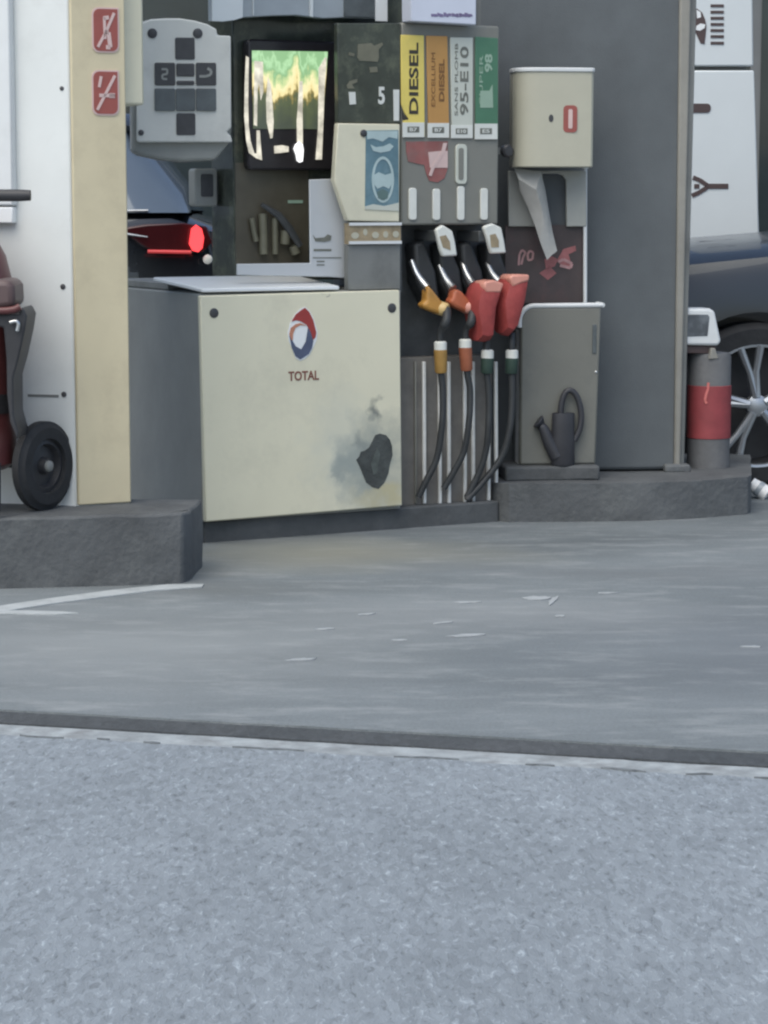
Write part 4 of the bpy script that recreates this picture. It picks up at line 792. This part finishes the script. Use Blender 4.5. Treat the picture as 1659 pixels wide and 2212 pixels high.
# ------------------------------------------------------------------ bollard with flood lamp, right
bc = ground(1531, 1016, KR); bc = Vector((bc.x, 9.52, KR)); 
bx_ = ray(1531, 900); bc.x = bx_.x*9.52/bx_.y
br = 46/FPX*9.52
bl = thing('bollard', 'grey bollard with a faded red band, at the end of the right kerb', 'bollard', bc, 0)
zz = lambda y: H+ray(1531,y).z*9.52/ray(1531,y).y
m = MB(); m.lathe((bc.x,bc.y,0), (0,0,1), [(KR-.002,br),(zz(950),br),(zz(945),br*1.0),(zz(770),br),(zz(762),br*.94),(zz(760),br*.6)], 36); m.build('post', 'bollard_grey', bl, smooth=True)
m = MB(); m._lathe2((bc.x,bc.y,0), Vector((0,0,1)), [(zz(945),br+.0005),(zz(944),br+.003),(zz(832),br+.003),(zz(831),br+.0005)], 36); m.build('red_band', 'red_band', bl, smooth=True)
BF = Fr(bc-Vector((0,br+.004,KR)), 0)
m = MB(); stroke(BF, m, [BF.hit(*Z6(*q)) for q in ((1185,1020),(1182,1070),(1168,1110),(1158,1160),(1172,1185))], .009, -.0005, .006); m.build('paint_drip', 'bag_rim', bl)
LFo = Fr(Vector((bc.x, bc.y-.09, 0)), R(12))
lpz = LFo.hit(1520, 748)[1]
lm = thing('flood_lamp', 'small white framed flood lamp resting on top of the bollard', 'lamp', LFo.w(0,.08,zz(760)), R(12))
outer = LFo.poly([Z6(*q) for q in ((985,432),(1200,432),(1240,455),(1262,570),(1290,690),(1265,728),(985,722))])
m = MB(); m.prism(LFo, outer, 0, .12); m.build('lamp_frame', 'white_plastic', lm, bevel=.012, seg=3)
m = MB(); m.prism(LFo, LFo.poly([Z6(*q) for q in ((1000,478),(1185,480),(1196,500),(1180,650),(1000,655))], -.003), -.003, .004); m.build('lamp_lens', 'lamp_glass', lm, bevel=.003)
m = MB(); m.prism(LFo, LFo.poly([Z6(*q) for q in ((985,725),(1245,728),(1250,752),(1200,770),(1195,790),(985,785))], .02), .02, .1); m.build('lamp_foot', 'sign_brown', lm, bevel=.003)
m = MB(); m.prism(LFo, LFo.poly([Z6(*q) for q in ((1205,745),(1240,745),(1255,790),(1270,830),(1190,835),(1200,790))], .0), .0, .09); m.build('lamp_bracket', 'column_trim', lm, bevel=.004)
# ------------------------------------------------------------------ white service board far right
bYd = 12.6; r_ = ray(1560, 500); VF = Fr(Vector((r_.x*bYd/r_.y, bYd, 0)), R(3))
vb = thing('service_board', 'tall white board with brown headlight and wiper symbols, behind the blue car', 'sign board', VF.o, R(3))
def vpanel(pts): mm = MB(); mm.prism(VF, VF.poly(pts, 0), 0, .05); return mm.build('board_panel', 'panel_white', vb, bevel=.008)
v1 = vpanel([(1440,143),(1628,143),(1622,-300),(1440,-300)]); v2 = vpanel([(1440,560),(1642,560),(1629,152),(1440,152)])
m = MB(); a = VF.hit(1445,560,.06); b = VF.hit(1615,0,.06); m.box(VF, a[0], b[0], .05, .13, 0, VF.hit(1500,-290,.06)[1]); m.build('board_frame', 'grey_steel', vb)
m = MB()
for yy in (50,105,158,212,265,318,375): a = VF.hit(*B5(438,yy+12), -.002); b = VF.hit(*B5(553,yy-12), -.002); m.box(VF, a[0], b[0], -.004, .001, a[1], b[1])
m.prism(VF, VF.poly([B5(*q) for q in ((250,70),(320,75),(365,110),(390,170),(402,230),(395,300),(385,385),(350,375),(310,290),(250,240))], -.002), -.004, .001)
m.build('headlight_symbol', 'sign_brown', v1)
m = MB(); m.prism(VF, VF.poly([B5(*q) for q in ((315,85),(350,105),(355,150),(320,160))], -.005), -.006, -.0035); m.prism(VF, VF.poly([B5(*q) for q in ((315,225),(350,205),(392,212),(385,245),(345,268),(310,260))], -.005), -.006, -.0035); m.build('symbol_highlight', 'white_bright', v1)
m = MB(); a = VF.hit(*B5(200,982), -.002); b = VF.hit(*B5(440,902), -.002); m.prism(VF, rrect(a[0],b[0],a[1],b[1],.02), -.004, .001); m.build('bar_symbol', 'sign_brown', v2)
m = MB()
for pts, w_ in (((( 410,1622),(592,1622)),.026), (((285,1545),(345,1570),(410,1615)),.022), (((275,1705),(340,1675),(410,1630)),.022), (((295,1622),(340,1622)),.022)): stroke(VF, m, [VF.hit(*B5(*q), -.002) for q in pts], w_, -.004, .001)
m.build('wiper_symbol', 'sign_brown', v2)
# ------------------------------------------------------------------ cars (nose towards -x)
def make_car(name, label, loc, rz, paint, lit):
    t = thing(name, label, 'car', loc, rz)
    L_ = Fr(Vector(loc), rz)
    # stations along u: (u, bottom z, shoulder z, shoulder half width, top z at centre)
    st = [(0,.42,.62,.60,.72),(.06,.30,.74,.72,.84),(.22,.24,.86,.82,.93),(.6,.22,.95,.885,1.0),(1.1,.22,1.0,.90,1.04),(1.45,.22,1.02,.905,1.07),(2.2,.22,1.03,.91,1.08),(3.2,.22,1.05,.905,1.10),(3.9,.24,1.07,.89,1.11),(4.3,.28,1.08,.85,1.10),(4.48,.36,1.02,.80,1.04),(4.54,.5,.9,.74,.92)]
    vs = []; fs = []; n = 14
    for (u, zb_, zs_, hw, zt_) in st:
        sec = [(.30,zb_),(.80,zb_),(.955,zb_+.07),(.985,zb_+.2),(1.0,zb_+(zs_-zb_)*.5),(.985,zs_-.09),(.955,zs_-.025)]
        half = [(hw*k, z) for k, z in sec]+[(hw*.86, zs_+(zt_-zs_)*.35),(hw*.45, zt_)]
        full = half+[(-y, z) for y, z in half[::-1]]
        n = len(full)
        for y, z in full: vs.append(L_.w(u, y, z))
    for i in range(len(st)-1):
        for j in range(n): fs.append((i*n+j, i*n+(j+1) % n, (i+1)*n+(j+1) % n, (i+1)*n+j))
    fs += [tuple(range(n)), tuple((len(st)-1)*n+j for j in range(n-1,-1,-1))]
    m = MB(); m.add(vs, fs); body = m.build('body', paint, t, smooth=True)
    # wheel arches cut out for real
    WU = (.93, 3.62); wr_ = .345
    cut = MB()
    for wu_ in WU:
        for s_ in (-1, 1): cut.lathe(L_.w(wu_, s_*.62, .335), L_.V*s_, [(0,.40),(.5,.40)], 40)
    co = cut.build('cutter', 'tyre', t)
    bo = body.modifiers.new('b', 'BOOLEAN'); bo.object = co; bo.operation = 'DIFFERENCE'; bo.solver = 'EXACT'
    bpy.context.view_layer.update()
    ev = body.evaluated_get(bpy.context.evaluated_depsgraph_get()); me = bpy.data.meshes.new_from_object(ev)
    body.modifiers.clear(); old = body.data; body.data = me; bpy.data.objects.remove(co)
    for p in me.polygons: p.use_smooth = True
    me.set_sharp_from_angle(angle=R(30))
    # glasshouse
    gs = [(1.35,.80,1.05,1.06),(1.55,.78,1.05,1.2),(2.15,.66,1.05,1.55),(2.7,.66,1.06,1.62),(3.5,.64,1.07,1.60),(4.1,.58,1.08,1.5),(4.34,.56,1.08,1.2),(4.38,.56,1.08,1.1)]
    vs = []; fs = []
    for (u, hw, z0, z1) in gs:
        k = (z1-1.05)/.57
        h = [(.86-.02*(u > 4), z0),(.86-(.86-hw)*.55, z0+(z1-z0)*.6),(hw, z1-.03),(hw*.75, z1),(hw*.3, z1+.012*k)]
        for y, z in h+[(-y, z) for y, z in h[::-1]]: vs.append(L_.w(u, y, z))
    n = 10
    for i in range(len(gs)-1):
        for j in range(n): fs.append((i*n+j, i*n+(j+1) % n, (i+1)*n+(j+1) % n, (i+1)*n+j))
    fs += [tuple(range(n)), tuple((len(gs)-1)*n+j for j in range(n-1,-1,-1))]
    m = MB(); m.add(vs, fs); m.build('windows', 'car_glass', t, smooth=True)
    m = MB(); vs = []; fs = []
    rf = [(2.1,1.535),(2.7,1.625),(3.5,1.605),(4.12,1.5),(4.2,1.46)]
    for (u, z) in rf:
        for y, dz in ((.68,-.05),(.6,.0),(.3,.018),(-.3,.018),(-.6,.0),(-.68,-.05)): vs.append(L_.w(u, y*.97, z+dz+.012))
        for y, dz in ((-.66,-.06),(-.58,-.02),(.58,-.02),(.66,-.06)): vs.append(L_.w(u, y*.97, z+dz))
    for i in range(len(rf)-1):
        for j in range(10): fs.append((i*10+j, i*10+(j+1) % 10, (i+1)*10+(j+1) % 10, (i+1)*10+j))
    fs += [tuple(range(10)), tuple(40+j for j in range(9,-1,-1))]
    m.add(vs, fs); m.build('roof', paint, t, smooth=True)
    for s_ in (-1, 1):
        for pts in ([(1.36,.83,1.07),(1.75,.755,1.32),(2.15,.665,1.54)], [(2.85,.845,1.08),(2.85,.70,1.56)], [(3.6,.845,1.08),(3.75,.68,1.54)]):
            m = MB(); m.tube([L_.w(u, s_*(y+.012), z) for u, y, z in pts], .02, 8); m.build('window_pillar', paint, t, smooth=True)
        m = MB(); m.tube([L_.w(u, s_*y, z) for u, y, z in ((1.4,.872,1.045),(2.2,.885,1.058),(3.2,.882,1.075),(4.2,.845,1.09))], .006, 8); m.build('belt_trim', 'rim_metal', t, smooth=True)
        m = MB(); m.tube([L_.w(u, s_*y, z) for u, y, z in ((1.7,.87,1.06),(1.74,.95,1.1))], .02, 8)
        m.prism(Fr(L_.w(1.68, s_*.95, 1.05), rz+R(90)), rrect(-.06 if s_ > 0 else -.06, .1 if s_ > 0 else .1, .01, .15, .03), -.06, .05); m.build('mirror', paint, t, bevel=.02)
        # headlight and tail lamp
        m = MB(); m.add([L_.w(u, s_*y, z) for u, y, z in ((.07,.56,.74),(.12,.745,.72),(.5,.87,.84),(.28,.84,.91),(.06,.62,.82),(.16,.56,.74),(.2,.70,.72),(.5,.80,.84),(.3,.76,.91),(.16,.60,.82))], [(0,1,2,3,4),(9,8,7,6,5),(0,5,6,1),(1,6,7,2),(2,7,8,3),(3,8,9,4),(4,9,5,0)]); m.build('headlight', 'lamp_glass', t, bevel=.01)
        # tail lamp wraps round the corner
        tl = [(4.08,.908,1.01),(4.2,.898,1.03),(4.36,.872,1.035),(4.46,.835,1.02),(4.485,.828,.95),(4.44,.848,.905),(4.26,.885,.9),(4.19,.897,.93)]
        m = MB(); k = len(tl); m.add([L_.w(u, s_*(y+.006), z) for u, y, z in tl]+[L_.w(u-.03, s_*(y-.09), z) for u, y, z in tl], [tuple(range(k)), tuple(range(2*k-1,k-1,-1))]+[(i,i+k,(i+1)%k+k,(i+1)%k) for i in range(k)])
        to = m.build('tail_light', 'tail_red', t, bevel=.008)
        ll = [(4.385,.885,.975),(4.39,.882,1.01),(4.41,.874,1.028),(4.435,.865,1.01),(4.445,.86,.97),(4.438,.864,.925),(4.42,.872,.908),(4.395,.88,.915),(4.38,.884,.945)]
        m = MB(); k = len(ll); m.add([L_.w(u, s_*(y+.012), z) for u, y, z in ll]+[L_.w(u, s_*(y-.02), z) for u, y, z in ll], [tuple(range(k)), tuple(range(2*k-1,k-1,-1))]+[(i,i+k,(i+1)%k+k,(i+1)%k) for i in range(k)]); m.build('brake_lamp', 'tail_lit' if lit else 'tail_red', to)
        m = MB(); m.tube([L_.w(u, s_*(y+.014), z) for u, y, z in ((4.2,.905,.912),(4.3,.895,.91),(4.39,.882,.908))], .008, 8); m.build('lamp_edge', 'tail_edge' if lit else 'tail_red', to, smooth=True)
        m = MB(); m.tube([L_.w(u, s_*(y+.014), z) for u, y, z in ((3.85,.905,1.025),(4.02,.908,1.0),(4.2,.902,.975))], [.004,.01,.003], 8); m.build('lamp_accent', 'rim_metal', to, smooth=True)
        for wu_ in WU:
            c = L_.w(wu_, s_*.80, wr_); ax = L_.V*s_
            w = .21; r = wr_; m = MB(); m._lathe2(c, ax, [(-w/2,r*.72),(-w/2,r*.92),(-w/3,r),(w/3,r),(w/2,r*.93),(w/2,r*.75),(w/2-.02,r*.73)], 48); wh = m.build('wheel', 'tyre', t, smooth=True)
            m = MB(); m._lathe2(c, ax, [(w/2-.01,r*.755),(w/2-.004,r*.74),(w/2-.02,r*.71),(-w/4,r*.68),(-w/4,.001)], 40)
            rm_ = m.build('wheel_well', 'trolley_black', wh, smooth=True)
            m = MB(); m._lathe2(c, ax, [(w/2-.012,r*.752),(w/2+.0,r*.745),(w/2-.002,r*.715),(w/2-.02,r*.705)], 48)
            m.lathe(c+ax*(w/2-.05), ax, [(0,r*.14),(.04,r*.13),(.048,r*.08),(.05,.002)], 20)
            a_ = Vector((0,0,1)); b_ = ax.cross(a_)
            for i in range(5):
                for off in (-.17, .17):
                    q0 = R(72*i+8); q1 = q0+off
                    p0 = c+(a_*math.cos(q0)+b_*math.sin(q0))*r*.1+ax*(w/2-.018); p1 = c+(a_*math.cos(q0+off*.6)+b_*math.sin(q0+off*.6))*r*.42+ax*(w/2-.022); p2 = c+(a_*math.cos(q1)+b_*math.sin(q1))*r*.735+ax*(w/2-.012)
                    m.tube([p0,p1,p2], [r*.06,r*.042,r*.055], 8)
            m.build('rim', 'rim_metal', wh, smooth=True)
        m = MB(); m.box(Fr(L_.w(0, s_*.86 if s_ > 0 else -.92, 0), rz), 1.4, 3.2, 0, .06, .24, .34); m.build('sill_trim', 'trolley_black', t, bevel=.015)
        m = MB()
        for wu_ in (2.55, 3.35): m.tube([L_.w(wu_, s_*.912, .93), L_.w(wu_+.03, s_*.935, .935), L_.w(wu_+.16, s_*.935, .94), L_.w(wu_+.19, s_*.912, .94)], .012, 8)
        m.build('door_handle', paint, t, smooth=True)
    for s_ in (-1, 1):
        m = MB(); m.lathe(L_.w(4.46, s_*.845, .875), L_.V*s_, [(0,.022),(.012,.02),(.016,.01)], 12); m.build('reflector', 'label_white', t, smooth=True)
    m = MB(); m.box(L_, 4.5, 4.555, -.26, .26, .62, .73); m.build('number_plate', 'label_white', t, bevel=.004)
    m = MB(); m.box(L_, -.01, .05, -.45, .45, .46, .66); m.build('grille', 'trolley_black', t, bevel=.01)
    return t
# blue car: near side at about 10.1 m, front wheel where the photograph shows it
caz = R(3)
rw = ray(1637, 882); Yn = 10.0; wx = rw.x*Yn/rw.y
make_car('car', 'dark blue car with bright alloy wheel, behind the red banded bollard', (wx-.93*math.cos(caz)-.9*math.sin(caz), Yn+.9-.93*math.sin(caz), 0), caz, 'blue_paint', False)
rt = ray(436, 520); Yn2 = 10.6
make_car('car', 'charcoal car with red brake lamp lit, seen left of the pump head', (rt.x*Yn2/rt.y-4.47, Yn2+.9-.1, .06), R(2), 'charcoal_paint', True)
# litter cup by the kerb end
lb = ground(1638, 1076); lt = thing('paper_cup', 'small white paper cup lying on the ground at the right kerb end', 'litter', lb, 0)
axl = Vector((.62,-.2,-.42)).normalized(); c = lb+Vector((-.03,.0,.06))
m = MB(); m._lathe2(c, axl, [(0,.001),(0,.026),(.075,.034),(.078,.037),(.08,.034),(.06,.031),(.01,.024)], 18); m.build('cup', 'litter_white', lt, smooth=True)
m = MB(); m._lathe2(c, axl, [(.03,.0305),(.03,.0318),(.05,.0338),(.05,.0325)], 18); m.build('cup_band', 'leaflet_blue', lt, smooth=True)
# ------------------------------------------------------------------ station shop behind
SY = 17.0; ShF = Fr(Vector((0,SY,0)), 0)
sh = thing('shop_building', 'dark glazed station shop across the far side, behind both cars', 'building', (0,SY,0), 0)
m = MB(); m.box(ShF, -14, 14, .05, 5, 0, 3.6); m.build('wall', 'shop_wall', sh)
for i in range(10):
    u = -12.5+i*2.5; m = MB(); m.box(ShF, u+.05, u+2.4, -.0, .06, .5, 2.9); w_ = m.build('window', 'shop_frame', sh)
    m = MB(); m.box(ShF, u+.12, u+2.33, -.012, .0, .57, 2.83); m.build('pane', 'shop_glass', w_)
m = MB(); m.box(ShF, -14.3, 14.3, -.5, 5.3, 3.6, 4.2); m.build('roof', 'shop_frame', sh)
# ------------------------------------------------------------------ light
w = bpy.data.worlds.new('World'); sc.world = w; w.use_nodes = True; nt = w.node_tree
sky = nt.nodes.new('ShaderNodeTexSky'); sky.sky_type = 'NISHITA'; sky.sun_disc = False
EL, AZ = R(58), R(212)
sky.sun_elevation = EL; sky.sun_rotation = AZ; sky.air_density = 1.0; sky.dust_density = 2.5; sky.ozone_density = 1.0
bg = nt.nodes['Background']; bg.inputs['Strength'].default_value = .12; nt.links.new(sky.outputs[0], bg.inputs['Color'])
sd_ = bpy.data.lights.new('sun', 'SUN'); sd_.energy = 1.5; sd_.angle = R(70); sd_.color = (.97,.97,.86)
so = bpy.data.objects.new('sun', sd_); COL.objects.link(so)
dirv = Vector((math.sin(AZ)*math.cos(EL), math.cos(AZ)*math.cos(EL), math.sin(EL)))
so.rotation_euler = dirv.to_track_quat('Z', 'Y').to_euler(); so.location = dirv*30
vs_ = sc.view_settings; vs_.view_transform = 'Standard'; vs_.look = 'None'; vs_.exposure = .66; vs_.gamma = 1; vs_.use_curve_mapping = False
sc.render.engine = 'CYCLES'
sc.cycles.filter_width = 2.3
